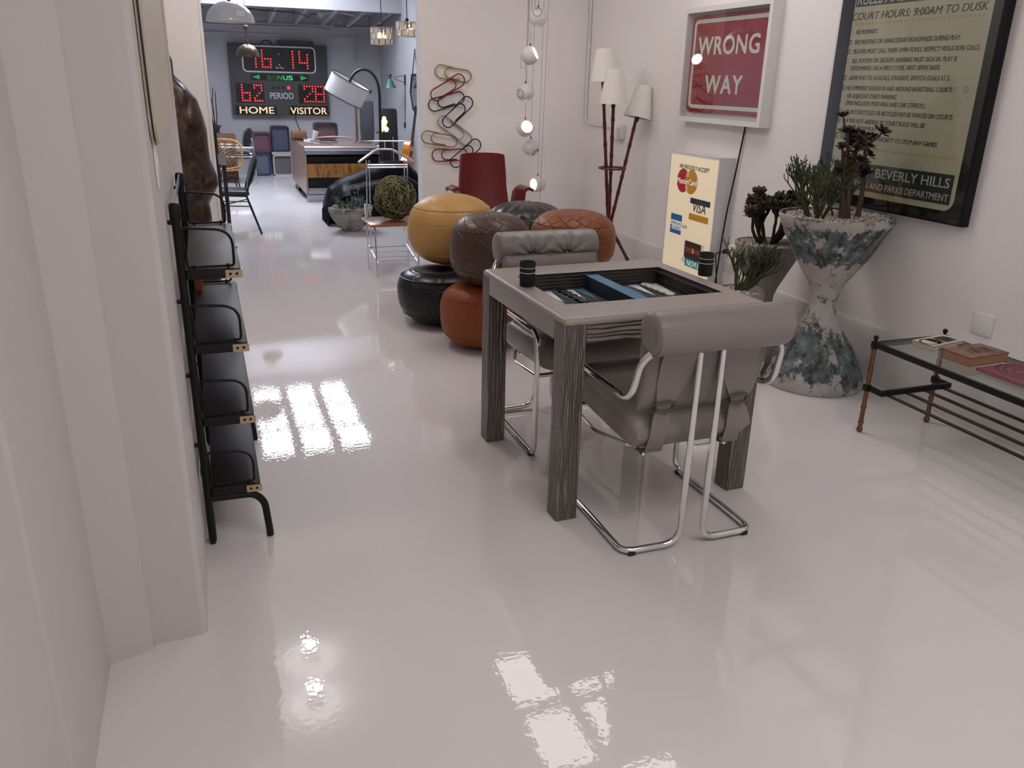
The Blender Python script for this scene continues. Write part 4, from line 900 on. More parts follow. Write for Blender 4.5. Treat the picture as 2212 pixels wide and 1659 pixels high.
# low pot with a sprawling pencil cactus
p3 = thing('cylinder_planter', 'low beige concrete pot with a sprawling pencil cactus beside the table', 'planter', (2.70, 3.71, 0))
MB().lathe([(0, 0), (0.105, 0), (0.11, 0.01), (0.125, 0.30), (0.132, 0.455), (0.131, 0.465), (0.12, 0.465), (0.117, 0.452), (0, 0.45)], n=48).build('planter_body', m_concrete, p3, ang=50)
gravel(p3, 0.113, 0.454, 420, 3)
rng = random.Random(21); sp = MB()
for k in range(22):
    a = rng.uniform(-0.9, 0.6); x = rng.uniform(-0.015, 0.03)
    lean = rng.uniform(0.1, 1.0)
    branchy(sp, (x, rng.uniform(-.02, .02), 0.45), (1.25 * lean, -0.30 * lean + rng.uniform(-.25, .25), 0.9), rng.uniform(0.075, 0.115), 0.0048, 3, 0.5, 0.0, rng, None, 4)
for k in range(5):
    branchy(sp, (rng.uniform(-.03, 0), rng.uniform(-.02, .02), 0.45), (-0.18, 0.1, 1), rng.uniform(0.08, 0.11), 0.005, 3, 0.75, 0.05, rng)
sp.build('pencil_cactus', m_pencil, p3, ang=80)
# ------------------------------------------------------------------ brass and glass low table with books
m_brass = mat('aged_brass', (0.22, 0.11, 0.058), 0.28, metal=0.95); m_brassb = mat('pale_brass', (0.50, 0.39, 0.24), 0.35, metal=0.7)
m_hideblk = bump_noise(mat('black_stitched_leather', (0.011, 0.010, 0.010), 0.42, spec=0.25), 120, 0.15, 0.001)
ct = thing('low_table', 'low glass-topped table with black rails and bamboo-form brass legs', 'coffee table', (2.97, 2.19, 0))
cx, hwx, y0, y1 = 0.0, 0.2025, -0.575, 0.572
for sx in (-1, 1):
    for yy in (y0, y1):
        x = sx * hwx; prof = []
        for i in range(61):
            z = 0.03 + 0.385 * i / 60; e = min(abs(z - q) for q in (0.05, 0.125, 0.305, 0.405)); prof.append((0.0105 * (1 + 0.35 * math.exp(-(e / 0.0045) ** 2)), z))
        MB().lathe([(0.0, 0.0), (0.008, 0.001), (0.0135, 0.008), (0.0145, 0.016), (0.012, 0.025), (0.009, 0.028)] + prof, n=18, c=(x, yy, 0)).build('leg', m_brass, ct, ang=60)
        MB().box((x, yy, 0.427), (0.026, 0.026, 0.034), bev=0.004).lathe([(0.006, 0.443), (0.006, 0.449), (0.0105, 0.455), (0.0115, 0.461), (0.008, 0.469), (0.0, 0.472)], n=14, c=(x, yy, 0)).build('finial', m_hideblk, ct)
        MB().box((x, yy, 0.221), (0.028, 0.028, 0.034), bev=0.004).build('collar', m_hideblk, ct)
for sx in (-1, 1): MB().box((sx * hwx, 0, 0.428), (0.018, y1 - y0 - 0.026, 0.026), bev=0.004).build('long_rail', m_hideblk, ct)
for yy in (y0, y1): MB().box((0, yy, 0.428), (2 * hwx - 0.026, 0.018, 0.026), bev=0.004).build('end_rail', m_hideblk, ct)
for s, yy in ((1, y1), (-1, y0)):
    u = MB(); yi = yy - s * 0.085
    u.box((-hwx + 0.004, (yy + yi) / 2, 0.221), (0.016, 0.08, 0.026), bev=0.003).box((hwx - 0.004, (yy + yi) / 2, 0.221), (0.016, 0.08, 0.026), bev=0.003).box((0, yi, 0.221), (2 * hwx + 0.008, 0.018, 0.026), bev=0.003)
    u.build('stretcher', m_hideblk, ct)
for k in range(4): MB().tube([(-0.165 + 0.11 * k, y0 + 0.08, 0.212), (-0.165 + 0.11 * k, y1 - 0.08, 0.212)], 0.0075, n=12).build('shelf_rod', mat('dark_bronze_rod', (0.03, 0.022, 0.02), 0.3, metal=0.5) if k == 0 else bpy.data.materials['dark_bronze_rod'], ct)
m_tglass = thin_glass('table_glass', (0.90, 0.95, 0.92))
MB().b2((-hwx + 0.0095, y0 + 0.0095, 0.434), (hwx - 0.0095, y1 - 0.0095, 0.441)).build('glass_top', m_tglass, ct, smooth=False)
def book(label, c, rz, w, d, th, cover, pages, art=None):
    t = thing('book', label, 'book', c, rz, 'books lying on the glass table')
    MB().b2((-w / 2 + 0.003, -d / 2 + 0.002, 0.0025), (w / 2 - 0.003, d / 2 - 0.003, th - 0.0025)).build('pages', pages, t, smooth=False)
    cv = MB().b2((-w / 2, -d / 2, 0), (w / 2, d / 2, 0.0025)).b2((-w / 2, -d / 2, th - 0.0025), (w / 2, d / 2, th)).b2((-w / 2, d / 2 - 0.003, 0.0025), (w / 2, d / 2, th - 0.0025))
    cv.build('cover', cover, t, smooth=False)
    if art: art(t, th)
    return t
m_paper = mat('book_pages', (0.50, 0.42, 0.33), 0.9)
def blot(name, mm, pts, z, t): MB().prism([(x, y, z) for x, y in pts], (0, 0, 0.0004)).build(name, mm, t, smooth=False)
m_inkb = mat('cover_black', (0.015, 0.014, 0.013), 0.5); m_ink2 = mat('cover_dark_red', (0.06, 0.012, 0.016), 0.45)
def art1(t, z):
    random.seed(2)
    for k in range(9):
        x = -0.05 + 0.015 * k; w = random.uniform(.006, .014)
        blot('cover_figure', m_inkb, [(x, -0.04), (x + w, -0.038), (x + w * 1.5, 0.0), (x + w * .7, 0.038), (x - w * .3, 0.03)], z, t)
    frame_prism(MB(), [(-0.06 + 0.052 * math.cos(2 * PI * k / 20), 0.042 * math.sin(2 * PI * k / 20), z) for k in range(20)], [(-0.06 + 0.043 * math.cos(2 * PI * k / 20), 0.034 * math.sin(2 * PI * k / 20), z) for k in range(20)], (0, 0, 0.0004)).build('cover_ring', m_inkb, t)
book('white book with black drawings, at the far end of the glass table', (3.035, 2.668, 0.4415), math.radians(9), 0.215, 0.105, 0.014, mat('cream_cover', (0.62, 0.54, 0.43), 0.5), m_paper, art1)
m_cov2 = col_noise(mat('terracotta_cover', (0.28, 0.12, 0.075), 0.45), [(0.35, (0.30, 0.135, 0.085)), (0.5, (0.24, 0.10, 0.065)), (0.62, (0.12, 0.075, 0.06))], 14)
def art2(t, z):
    for k in range(4): blot('cover_stripe', m_ink2 if k % 2 else mat('cover_moss', (0.09, 0.08, 0.06), 0.5), [(-0.06 + 0.03 * k, -0.03), (-0.04 + 0.035 * k, -0.035), (-0.01 + 0.03 * k, 0.03), (-0.035 + 0.03 * k, 0.033)], z, t)
book('thick terracotta book, second from the far end of the glass table', (2.995, 2.437, 0.4415), math.radians(3), 0.228, 0.14, 0.04, m_cov2, mat('tan_pages', (0.33, 0.17, 0.10), 0.8), art2)
def art3(t, z):
    for r in (0.10, 0.075, 0.045):
        frame_prism(MB(), [(0.02 + r * math.cos(2 * PI * k / 28), 0.02 + r * 1.1 * math.sin(2 * PI * k / 28), z) for k in range(28)], [(0.02 + (r - .008) * math.cos(2 * PI * k / 28), 0.02 + (r - .012) * 1.1 * math.sin(2 * PI * k / 28), z) for k in range(28)], (0, 0, 0.0004)).build('cover_swirl', m_ink2, t)
book('flat crimson book with dark swirls, at the picture edge on the glass table', (3.005, 2.20, 0.4415), math.radians(1), 0.24, 0.255, 0.011, mat('crimson_cover', (0.20, 0.028, 0.045), 0.4), m_paper, art3)

# ------------------------------------------------------------------ leather-wrapped shelf unit on the left wall
m_shelf = mat('dark_shelf_leather', (0.020, 0.016, 0.017), 0.45, spec=0.18)
sh = thing('shelf_unit', 'narrow dark leather-wrapped shelf unit with curved end hoops and brass clips', 'shelf unit', (0, 3.06, 0))
yn, yf = -0.43, 0.42
ZS = (0.212, 0.463, 0.709, 0.947)
for yy in (yn, yf):
    p = MB().tube([(-0.097, yy, 0.004), (-0.096, yy, 0.02), (-0.096, yy, 1.10)], [0.0095, 0.013, 0.013], n=14)
    p.lathe([(0.0155, 1.095), (0.0165, 1.1), (0.0165, 1.138), (0.012, 1.146), (0, 1.147)], n=14, c=(-0.096, yy, 0)).build('post', m_hideblk, sh, ang=60)
    for z in (1.09, 0.85, 0.61, 0.37):
        MB().lathe([(0.0, -0.012), (0.006, -0.011), (0.008, 0.0), (0.006, 0.006), (0.004, 0.012)], n=12, mtx=Matrix.Translation((-0.110, yy, z)) @ Matrix.Rotation(PI / 2, 4, 'Y')).build('wall_knob', m_hideblk, sh)
    f = MB().tube(fillet([(-0.094, yy, 0.172), (0.05, yy, 0.170), (0.082, yy, 0.135), (0.091, yy, 0.02), (0.091, yy, 0.004)], [0.03, 0.06, 0.03], 6), 0.0125, n=12)
    f.tube([(0.045, yy, 0.17), (0.045, yy, 0.2)], 0.011, n=10)
    f.build('foot', m_hideblk, sh, ang=60)
for z in (1.142, 1.128): MB().tube([(-0.096, yn, z), (-0.096, yf, z)], 0.0032, n=8).build('top_rail', m_chrome, sh)
MB().b2((-0.112, yn + 0.02, 0.25), (-0.104, yf - 0.02, 0.27)).build('back_rail', m_hideblk, sh)
for z in ZS:
    MB().b2((-0.083, yn - 0.012, z - 0.03), (0.074, yf + 0.012, z), bev=0.004).build('shelf_board', m_shelf, sh)
    for s, yy in ((-1, yn - 0.012), (1, yf + 0.012)):
        cl_ = MB().b2((0.028, yy - 0.0015, z - 0.029), (0.0775, yy + 0.0015, z - 0.004)).b2((0.0735, yy - s * 0.03, z - 0.029), (0.0765, yy, z - 0.004)).build('brass_clip', m_brassb, sh, smooth=False)
        for xx in (0.042, 0.061): MB().lathe([(0.0048, -0.001), (0.004, 0.001), (0, 0.0012)], n=10, mtx=Matrix.Translation((xx, yy + s * 0.002, z - 0.0165)) @ Matrix.Rotation(-s * PI / 2, 4, 'X')).build('screw', m_hideblk, cl_)
    for s, yy in ((-1, yn + 0.004), (1, yf - 0.004)):
        h = MB().tube(fillet([(-0.078, yy, z + 0.005), (-0.084, yy, z + 0.125), (0.058, yy, z + 0.115), (0.056, yy, z + 0.006), (-0.078, yy, z + 0.006)], [0.012, 0.072, 0.012], 7), 0.0042, n=8)
        for xx in (-0.06, 0.038): h.box((xx, yy, z + 0.007), (0.008, 0.012, 0.014), bev=0.002)
        h.build('end_hoop', m_hideblk, sh, ang=60)
bk = thing('book', 'thin orange-spined book standing at the far end of the second shelf down', 'book', (-0.068, 3.40, 0.7095), 0)
MB().b2((-0.014, -0.055, 0), (0.014, 0.03, 0.105)).build('cover', mat('orange_spine', (0.28, 0.07, 0.022), 0.5), bk, smooth=False)
MB().b2((-0.011, -0.05, 0.0015), (0.011, 0.031, 0.106)).build('pages', m_paper, bk, smooth=False)

# ------------------------------------------------------------------ burl slab, cream panels, wall plates on the left
def burlmat():
    m = mat('burl_wood', (0.06, 0.03, 0.02), 0.35, spec=0.5); t, n, l, b = nodes(m); v = add_coord(m, (1, 1, 0.6))
    x = n.new('ShaderNodeTexNoise'); x.inputs['Scale'].default_value = 6; x.inputs['Detail'].default_value = 9; x.inputs['Roughness'].default_value = 0.78; x.inputs['Distortion'].default_value = 2.4; l.new(v, x.inputs['Vector'])
    r = n.new('ShaderNodeValToRGB'); e = r.color_ramp.elements
    for p, c in ((0.40, (0.010, 0.005, 0.004)), (0.52, (0.022, 0.010, 0.007)), (0.57, (0.075, 0.034, 0.015)), (0.62, (0.11, 0.05, 0.02)), (0.66, (0.26, 0.18, 0.11)), (0.69, (0.03, 0.015, 0.01))):
        q = e.new(p); q.color = (*c, 1)
    l.new(x.outputs[0], r.inputs[0])
    y = n.new('ShaderNodeTexNoise'); y.noise_type = 'RIDGED_MULTIFRACTAL'; y.normalize = True; y.inputs['Scale'].default_value = 5.5; y.inputs['Detail'].default_value = 6; y.inputs['Roughness'].default_value = 0.6; y.inputs['Distortion'].default_value = 0.8; l.new(v, y.inputs['Vector'])
    mr = n.new('ShaderNodeMapRange'); mr.inputs['From Min'].default_value = 0.62; mr.inputs['From Max'].default_value = 0.78; l.new(y.outputs[0], mr.inputs['Value'])
    ml = n.new('ShaderNodeMath'); ml.operation = 'MULTIPLY'; ml.inputs[1].default_value = 0.8; l.new(mr.outputs[0], ml.inputs[0])
    mx = n.new('ShaderNodeMix'); mx.data_type = 'RGBA'; l.new(ml.outputs[0], mx.inputs['Factor']); l.new(r.outputs[0], mx.inputs[6]); mx.inputs[7].default_value = (0.20, 0.125, 0.07, 1)
    l.new(mx.outputs[2], b.inputs['Base Color'])
    bp = n.new('ShaderNodeBump'); bp.inputs['Strength'].default_value = 1.0; bp.inputs['Distance'].default_value = 0.05; l.new(y.outputs[0], bp.inputs['Height']); l.new(bp.outputs[0], b.inputs['Normal'])
    return m
BK = 6.4 / 5.2
right = [(-0.140, 1.643), (-0.112, 1.573), (-0.113, 1.502), (-0.059, 1.443), (-0.006, 1.370), (0.017, 1.284), (0.031, 1.208), (0.030, 1.107), (0.034, 1.042), (0.062, 0.950), (0.064, 0.897), (0.036, 0.845), (0.005, 0.792), (0.012, 0.711), (0.004, 0.62), (-0.015, 0.52), (0.0, 0.42), (0.03, 0.33), (0.045, 0.2817)]
rg = []
for i, (x, z) in enumerate(right):
    X = x * BK; Z = max(1.5 + (z - 1.5) * BK, 0.0); xl_ = -0.335 + 0.03 * math.sin(i * 1.7) + (0.13 if i == 0 else 0.05 if i < 3 else 0); ym = 6.42
    hx = (X - xl_) / 2; cxx = (X + xl_) / 2; dy = min(0.13, hx * 0.75) if i else 0.015
    ring = []
    for k in range(30):
        a = 2 * PI * k / 30; wv = 1 + 0.16 * noise.noise(Vector((math.cos(a) * 1.3, math.sin(a) * 1.3, Z * 5))) * (abs(math.sin(a)))
        ring.append((cxx + hx * math.cos(a), ym + dy * math.sin(a) * wv * (1.25 if math.sin(a) < 0 else 1), Z))
    rg.append(ring)
bw = MB((-0.1, 6.42, 0)).loft(rg)
bmesh.ops.subdivide_edges(bw.bm, edges=bw.bm.edges[:], cuts=2, use_grid_fill=True)
bw.displace(lambda v: Vector((0, 0.022, 0)) * noise.noise(v * 9) if v.z > 0.02 else Vector())
burl = bw.build('burl_slab', burlmat(), None, ang=70); tag(burl, 'tall dark burl wood slab standing against the left wall before the doorway', 'wood slab')
m_creampanel = mat('cream_lacquer', (0.62, 0.545, 0.44), 0.45); m_edge = mat('dark_panel_edge', (0.02, 0.018, 0.016), 0.5)
cp = thing('wall_panel', 'cream lacquered wall panel with dark near edge, on the left wall above the shelf unit', 'wall panel', (-0.105, 3.0, 1.8))
O = (-0.105, 3.0, 1.8)
pp = [(y, z) for y, z in rrect(1.50, 1.30, 0.07, 6)]
MB(O).prism([(-0.118, 3.01 + y, 1.985 + z) for y, z in pp], (0.017, 0, 0)).build('panel_face', m_creampanel, cp, ang=30)
MB(O).tube([(-0.110, 2.256, 2.62), (-0.110, 2.2555, 1.9), (-0.110, 2.256, 1.42), (-0.110, 2.265, 1.375), (-0.110, 2.285, 1.348), (-0.110, 2.33, 1.334)], 0.0022, n=8).build('edge_strip', m_edge, cp)
p2_ = MB((-0.2, 7.2, 2.2)).prism([(-0.19 + a * math.cos(-0.35) - b * math.sin(-0.35), 7.19, 2.36 + a * math.sin(-0.35) + b * math.cos(-0.35)) for a, b in rrect(0.34, 0.50, 0.05, 5)], (0, 0.02, 0))
tag(p2_.build('wall_panel', m_creampanel, None, ang=30), 'tilted cream panel high on the end wall left of the doorway', 'wall panel')
def plate(y, z, w, h, label):
    t = thing('wall_plate', label, 'wall plate', (-0.1195, y, z))
    MB().box((0.003, 0, 0), (0.006, w, h), bev=0.002).build('cover_plate', m_plate, t)
    MB().box((0.0065, 0, 0.0), (0.003, w * .35, h * .3), bev=0.001).build('switch', m_plate, t)
plate(2.36, 1.285, 0.075, 0.12, 'white switch plate on the left wall below the cream panel')
# ================================================================== the back room
m_gunmetal = mat('gunmetal_paint', (0.075, 0.075, 0.075), 0.55, spec=0.3); m_lcd = mat('board_black', (0.008, 0.006, 0.006), 0.3)
m_led = mat('lit_red_led', (0.4, 0.02, 0.02), 0.3, emit=(1.0, 0.05, 0.06), estr=1.1); m_ledoff = mat('unlit_lamp', (0.01, 0.03, 0.02), 0.3)
m_letter = mat('lit_cream_letters', (0.6, 0.5, 0.35), 0.4, emit=(1.0, 0.70, 0.36), estr=0.62); m_letterw = mat('board_white', (0.62, 0.62, 0.64), 0.4)
m_green = mat('green_letters', (0.012, 0.09, 0.03), 0.4, emit=(0.01, 0.14, 0.04), estr=0.3); m_greenlit = mat('lit_green_letters', (0.02, 0.35, 0.1), 0.4, emit=(0.02, 0.8, 0.2), estr=0.75); m_greenmid = mat('half_lit_green_letters', (0.02, 0.2, 0.06), 0.4, emit=(0.01, 0.35, 0.08), estr=0.5)
S = 14.28; O = (1.25, S, 1.0)
sb = thing('scoreboard', 'large grey electronic scoreboard with red digits, HOME and VISITOR, on the back wall', 'scoreboard', O)
MB(O).b2((0.503, S, 0.922), (2.003, 14.398, 1.978), bev=0.006).build('cabinet', m_gunmetal, sb, ang=30)
def bpanel(name, x0, x1, z0, z1, m=m_lcd, d=0.006): return MB(O).b2((x0, S - d, z0), (x1, S + 0.002, z1)).build(name, m, sb, smooth=False)
frame_prism(MB(O), [(1.262 + x, S - 0.014, 1.758 + z) for x, z in rrect(1.122, 0.392, 0.07, 6)], [(1.262 + x, S - 0.014, 1.758 + z) for x, z in rrect(1.082, 0.352, 0.052, 6)], (0, 0.016, 0)).build('clock_surround', m_letterw, sb, ang=40)
MB(O).prism([(1.262 + x, S - 0.006, 1.758 + z) for x, z in rrect(1.084, 0.354, 0.052, 6)], (0, 0.008, 0)).build('clock_panel', m_lcd, sb, ang=40)
for x0, x1 in ((0.788, 1.154), (1.356, 1.730)):
    frame_prism(MB(O), [(x0, S - 0.008, 1.606), (x1, S - 0.008, 1.606), (x1, S - 0.008, 1.907), (x0, S - 0.008, 1.907)], [(x0 + .004, S - 0.008, 1.610), (x1 - .004, S - 0.008, 1.610), (x1 - .004, S - 0.008, 1.903), (x0 + .004, S - 0.008, 1.903)], (0, 0.002, 0)).build('digit_window', m_gunmetal, sb)
bpanel('score_panel', 0.571, 0.997, 1.113, 1.394); bpanel('score_panel', 1.527, 1.952, 1.112, 1.390); bpanel('bonus_panel', 0.812, 1.699, 1.448, 1.541); bpanel('name_panel', 0.549, 1.172, 0.936, 1.064); bpanel('name_panel', 1.362, 1.982, 0.934, 1.068)
GL = {'1': ['...#'] * 7, '6': ['#...', '#...', '#...', '####', '#..#', '#..#', '####'], '2': ['####', '#..#', '...#', '..#.', '.#..', '#...', '####'], '4': ['#...', '#..#', '#..#', '#..#', '####', '...#', '...#'], '8': ['####', '#..#', '#..#', '####', '#..#', '#..#', '####']}
def digit(ch, x, z, dx, dz):
    d = MB(O)
    for r, row in enumerate(GL[ch]):
        for c, q in enumerate(row):
            if q == '#': d.lathe([(0.0135, 0.0), (0.0135, 0.003), (0.009, 0.007), (0, 0.008)], n=12, mtx=Matrix.Translation((x + c * dx, S - 0.006, z - r * dz)) @ Matrix.Rotation(PI / 2, 4, 'X'))
    d.build('led_digit', m_led, sb, ang=60)
digit('1', 0.905 - 0.117, 1.882, 0.039, 0.040); digit('6', 1.003, 1.882, 0.042, 0.040); digit('1', 1.469 - 0.117, 1.880, 0.039, 0.0395); digit('4', 1.573, 1.880, 0.040, 0.0400)
digit('6', 0.664, 1.372, 0.0375, 0.0385); digit('2', 0.850, 1.370, 0.0370, 0.0385); digit('2', 1.620, 1.370, 0.0430, 0.0385); digit('8', 1.797, 1.370, 0.0430, 0.0385)
for z in (1.836, 1.683): MB(O).sphere((1.257, S - 0.006, z), 0.011, (1, .5, 1), 12, 8).build('colon_dot', m_letterw, sb)
def bt(t, x, z, h, w, m, bold=0.01): MB(O).text(t, (x, S - 0.0065, z), (1, 0, 0), (0, 0, 1), h, w, bold=bold, depth=0.002).build('lettering', m, sb, smooth=False)
bt('Fair Play', 1.198, 1.622, 0.034, 0.125, m_letterw)
for ch, x, m in (('B', 1.061, m_green), ('O', 1.136, m_green), ('N', 1.219, m_greenmid), ('U', 1.304, m_greenlit), ('S', 1.383, m_greenlit)): bt(ch, x, 1.457, 0.070, 0.066, m, 0.02)
for pts in ([(0.835, 1.495), (0.945, 1.458), (0.945, 1.528)], [(1.682, 1.495), (1.572, 1.528), (1.572, 1.458)]): MB(O).prism([(x, S - 0.0065, z) for x, z in pts], (0, -0.002, 0)).build('arrow', m_greenmid, sb, smooth=False)
for k, x in enumerate((1.146, 1.223, 1.298, 1.379)): MB(O).lathe([(0.026, 0), (0.024, 0.006), (0, 0.01)], n=20, mtx=Matrix.Translation((x, S, 1.342)) @ Matrix.Rotation(PI / 2, 4, 'X')).build('period_lamp', m_led if k == 3 else m_ledoff, sb)
bt('PERIOD', 1.084, 1.174, 0.098, 0.362, m_letterw, 0.014); bt('HOME', 0.606, 0.948, 0.108, 0.522, m_letter, 0.015); bt('VISITOR', 1.381, 0.946, 0.108, 0.580, m_letter, 0.015)
MB(O).b2((1.27, 14.30, 1.979), (1.80, 14.39, 2.045)).build('driver_box', m_gunmetal, sb, smooth=False)
MB(O).tube([(1.00, 14.33, 1.975), (1.04, 14.33, 2.02), (1.10, 14.33, 2.035), (1.15, 14.33, 2.02), (1.17, 14.33, 1.975)], 0.008, n=6).build('cable', m_blackm, sb)
tag(MB((1.5, 14.3, .8)).tube([(1.46, 14.36, 0.925), (1.47, 14.37, 0.84), (1.52, 14.38, 0.7), (1.545, 14.38, 0.5)], 0.006, n=6).build('cable', m_blackm, None), 'black cable hanging from the scoreboard down the back wall', 'cord')
# conduits, cable and a small fixture under the joists
def loose(name, mb, m, label, cat): return tag(mb.build(name, m, None, ang=60), label, cat)
loose('conduit', MB((2.4, 14.3, 2)).tube(fillet([(2.15, 14.345, 2.262), (2.44, 14.345, 2.258), (2.47, 14.36, 2.0), (2.485, 14.37, 1.765)], 0.05), 0.011, n=8), m_farwall, 'painted conduit dropping down the back wall right of the scoreboard', 'pipe')
loose('conduit', MB((0.6, 14.3, 2.2)).tube([(-0.6, 14.345, 2.235), (1.2, 14.345, 2.238), (1.75, 14.345, 2.243), (2.1, 14.345, 2.215)], 0.012, n=8), m_farwall, 'painted conduit running level along the top of the back wall', 'pipe')
loose('ceiling_cable', MB((1.2, 13, 2.38)).tube([(0.55, 12.95, 2.40), (0.93, 13.0, 2.372), (1.2, 13.0, 2.366), (1.43, 13.0, 2.362), (1.55, 13.0, 2.33), (1.59, 13.0, 2.305), (1.65, 13.0, 2.355), (1.72, 13.0, 2.35)], 0.006, n=6), m_blackm, 'black cable sagging below the ceiling joists', 'cord')
loose('junction_box', MB((1.76, 13.0, 2.34)).box((1.76, 13.0, 2.35), (0.09, 0.06, 0.05)).lathe([(0.022, 2.31), (0.025, 2.325), (0.02, 2.33)], n=12, c=(1.76, 13.0, 0)), m_farwall, 'small white junction box below the ceiling joists', 'junction box')
loose('conduit', MB((2.0, 13.0, 2.36)).tube([(1.81, 13.0, 2.36), (1.88, 13.0, 2.385), (2.02, 13.0, 2.392), (2.25, 13.0, 2.36)], 0.012, n=8), m_farwall, 'short white conduit beside the junction box under the joists', 'pipe')

# dome pendants
m_dome = mat('dome_white', (0.62, 0.62, 0.63), 0.25, coat=0.6); m_bronze = mat('bronze_dome', (0.14, 0.105, 0.075), 0.35, metal=0.6); m_walnut = col_noise(mat('walnut', (0.16, 0.07, 0.035), 0.4), [(0.35, (0.12, 0.05, 0.025)), (0.65, (0.20, 0.09, 0.045))], 9, (1, 1, 8))
def dome(label, c, r, h, m, rim, ball=False):
    t = thing('dome_pendant', label, 'pendant lamp', c)
    pr_ = [(r * math.cos(a), h * math.sin(a)) for a in [PI / 2 * i / 16 for i in range(17)]]
    MB().lathe(pr_ + [(0, h)], n=48, cap=False).lathe([(q[0] * 0.97, q[1] * 0.97) for q in pr_], n=48, cap=False).build('dome_shade', m, t, ang=60)
    MB().lathe([(r * 0.972, 0.0), (r * 1.008, 0.0), (r * 1.008, 0.012), (r * 0.972, 0.012)], n=48, cap=False).build('rim', rim, t)
    MB().tube([(0, 0, h), (0, 0, 3.0 - c[2])], 0.004 if not ball else 0.003, n=8).lathe([(0.018, h - 0.004), (0.018, h + 0.03), (0.008, h + 0.045)], n=14).build('stem', m_bronze, t)
    if ball: MB().sphere((0, 0, c[3] if len(c) > 3 else 0.29), 0.030, u=18, v=12).build('counterweight', m_walnut, t)
    return t
dw = dome('large white dome pendant with a paper tag, at the top left of the doorway', (0.367, 9.0, 1.985), 0.222, 0.185, m_dome, mat('warm_rim', (0.65, 0.6, 0.5), 0.4))
MB().box((0.088, -0.198, 0.068), (0.082, 0.002, 0.05), rot=(-0.35, 0.05, 0.40)).build('paper_tag', m_plate, dw, smooth=False)
dome('small bronze dome pendant with a wooden ball, before the scoreboard', (0.557, 10.0, 1.698), 0.124, 0.130, m_bronze, m_bronze, True)
# glass block chandeliers
m_block = mat('clear_ice_glass', (0.92, 0.88, 0.82), 0.15, trans=0.75); m_bulbw = mat('warm_bulb', (1, 1, 1), 0.4, emit=(1.0, 0.72, 0.42), estr=34.0)
def chandelier(label, c, rad, rows, h, bulbs):
    t = thing('glass_chandelier', label, 'chandelier', c, 0, 'glass block chandeliers')
    for k in range(2): MB().lathe([(rad - 0.012, -h * (0.02 + .9 * k)), (rad - 0.006, -h * (0.02 + .9 * k)), (rad - 0.006, -h * (0.02 + .9 * k) - 0.006), (rad - 0.012, -h * (0.02 + .9 * k) - 0.006)], n=24, cap=False).build('hoop', m_chrome, t)
    n = 11
    for r in range(rows):
        for k in range(n):
            a = 2 * PI * (k + 0.5 * (r % 2)) / n; bh = h / rows; w = 2 * PI * rad / n * 0.9
            b_ = MB(); g = bmesh.new(); bmesh.ops.create_cube(g, size=1); bmesh.ops.subdivide_edges(g, edges=g.edges[:], cuts=2, use_grid_fill=True)
            for v in g.verts: v.co = Vector((v.co.x * 0.022, v.co.y * w, v.co.z * bh * 0.92)) * (1 + 0.14 * noise.noise(v.co * 3 + Vector((k, r, 0))))
            b_.add(g, Matrix.Rotation(a, 4, 'Z') @ Matrix.Translation((rad, 0, -bh * (r + 0.5)))).build('glass_block', m_block, t, ang=70)
            MB().sphere((math.cos(a) * (rad + 0.012), math.sin(a) * (rad + 0.012), -bh * (r + 0.06)), 0.005, u=8, v=6).build('hook', m_blackm, t)
    for (x, y, z) in bulbs: MB().sphere((x, y, z), 0.017, u=14, v=10).build('bulb', m_bulbw, t)
    MB().tube([(0, 0, -h * 0.3), (0, 0, 3.0 - c[2])], 0.005, n=8).lathe([(0.02, -h * .35), (0.02, 0.03), (0.006, 0.04)], n=14).build('stem', m_blackm, t)
    d = bpy.data.lights.new('chandelier_bulb', 'POINT'); d.energy = 3.0; d.color = (1.0, 0.75, 0.48); d.shadow_soft_size = 0.03; lo = bpy.data.objects.new('bulb_light', d); C.objects.link(lo); lo.parent = t; lo.location = (0.0, 0.0, -0.05)
    return t
chandelier('lit square glass block chandelier, left of the two, warm light in its middle', (2.028, 10.0, 2.055), 0.112, 3, 0.185, ((-0.03, -0.02, -0.095), (0.035, 0.02, -0.10)))
chandelier('glass block chandelier on a dark stem, nearest the doorway edge', (2.325, 10.0, 2.125), 0.115, 2, 0.165, ((0.035, -0.03, -0.075),))
# sconce and mirror on the right wall
m_sgreen = mat('sage_green_enamel', (0.045, 0.13, 0.085), 0.4)
sn = thing('wall_sconce', 'sage green cone wall sconce on a black wire arm', 'wall lamp', (2.88, 12.55, 1.5)); O = (2.88, 12.55, 1.5)
MB(O).b2((2.862, 12.53, 1.43), (2.879, 12.57, 1.57)).build('back_plate', m_blackm, sn, smooth=False)
MB(O).tube([(2.865, 12.55, 1.565), (2.72, 12.55, 1.535), (2.72, 12.55, 1.515), (2.865, 12.55, 1.465)], 0.004, n=6).build('wire_arm', m_blackm, sn)
MB(O).lathe([(0.092, 1.388), (0.026, 1.513), (0.024, 1.513), (0.088, 1.388)], n=28, c=(2.648, 12.55, 0), cap=False).build('cone_shade', m_sgreen, sn, ang=50)
MB(O).lathe([(0.018, 1.510), (0.020, 1.530), (0.034, 1.575), (0.030, 1.577), (0, 1.57)], n=24, c=(2.648, 12.55, 0)).build('cap', m_gunmetal, sn, ang=50)
MB(O).tube([(2.872, 12.55, 1.43), (2.872, 12.56, 1.18), (2.872, 12.58, 1.05), (2.872, 12.6, 0.9)], 0.004, n=6).box((2.868, 12.605, 0.87), (0.02, 0.05, 0.07)).build('cord', m_blackm, sn)
mi = thing('hanging_mirror', 'black-framed six-sided mirror hung by a strap, at the doorway edge', 'mirror', (2.87, 11.92, 1.4)); O = (2.87, 11.92, 1.4)
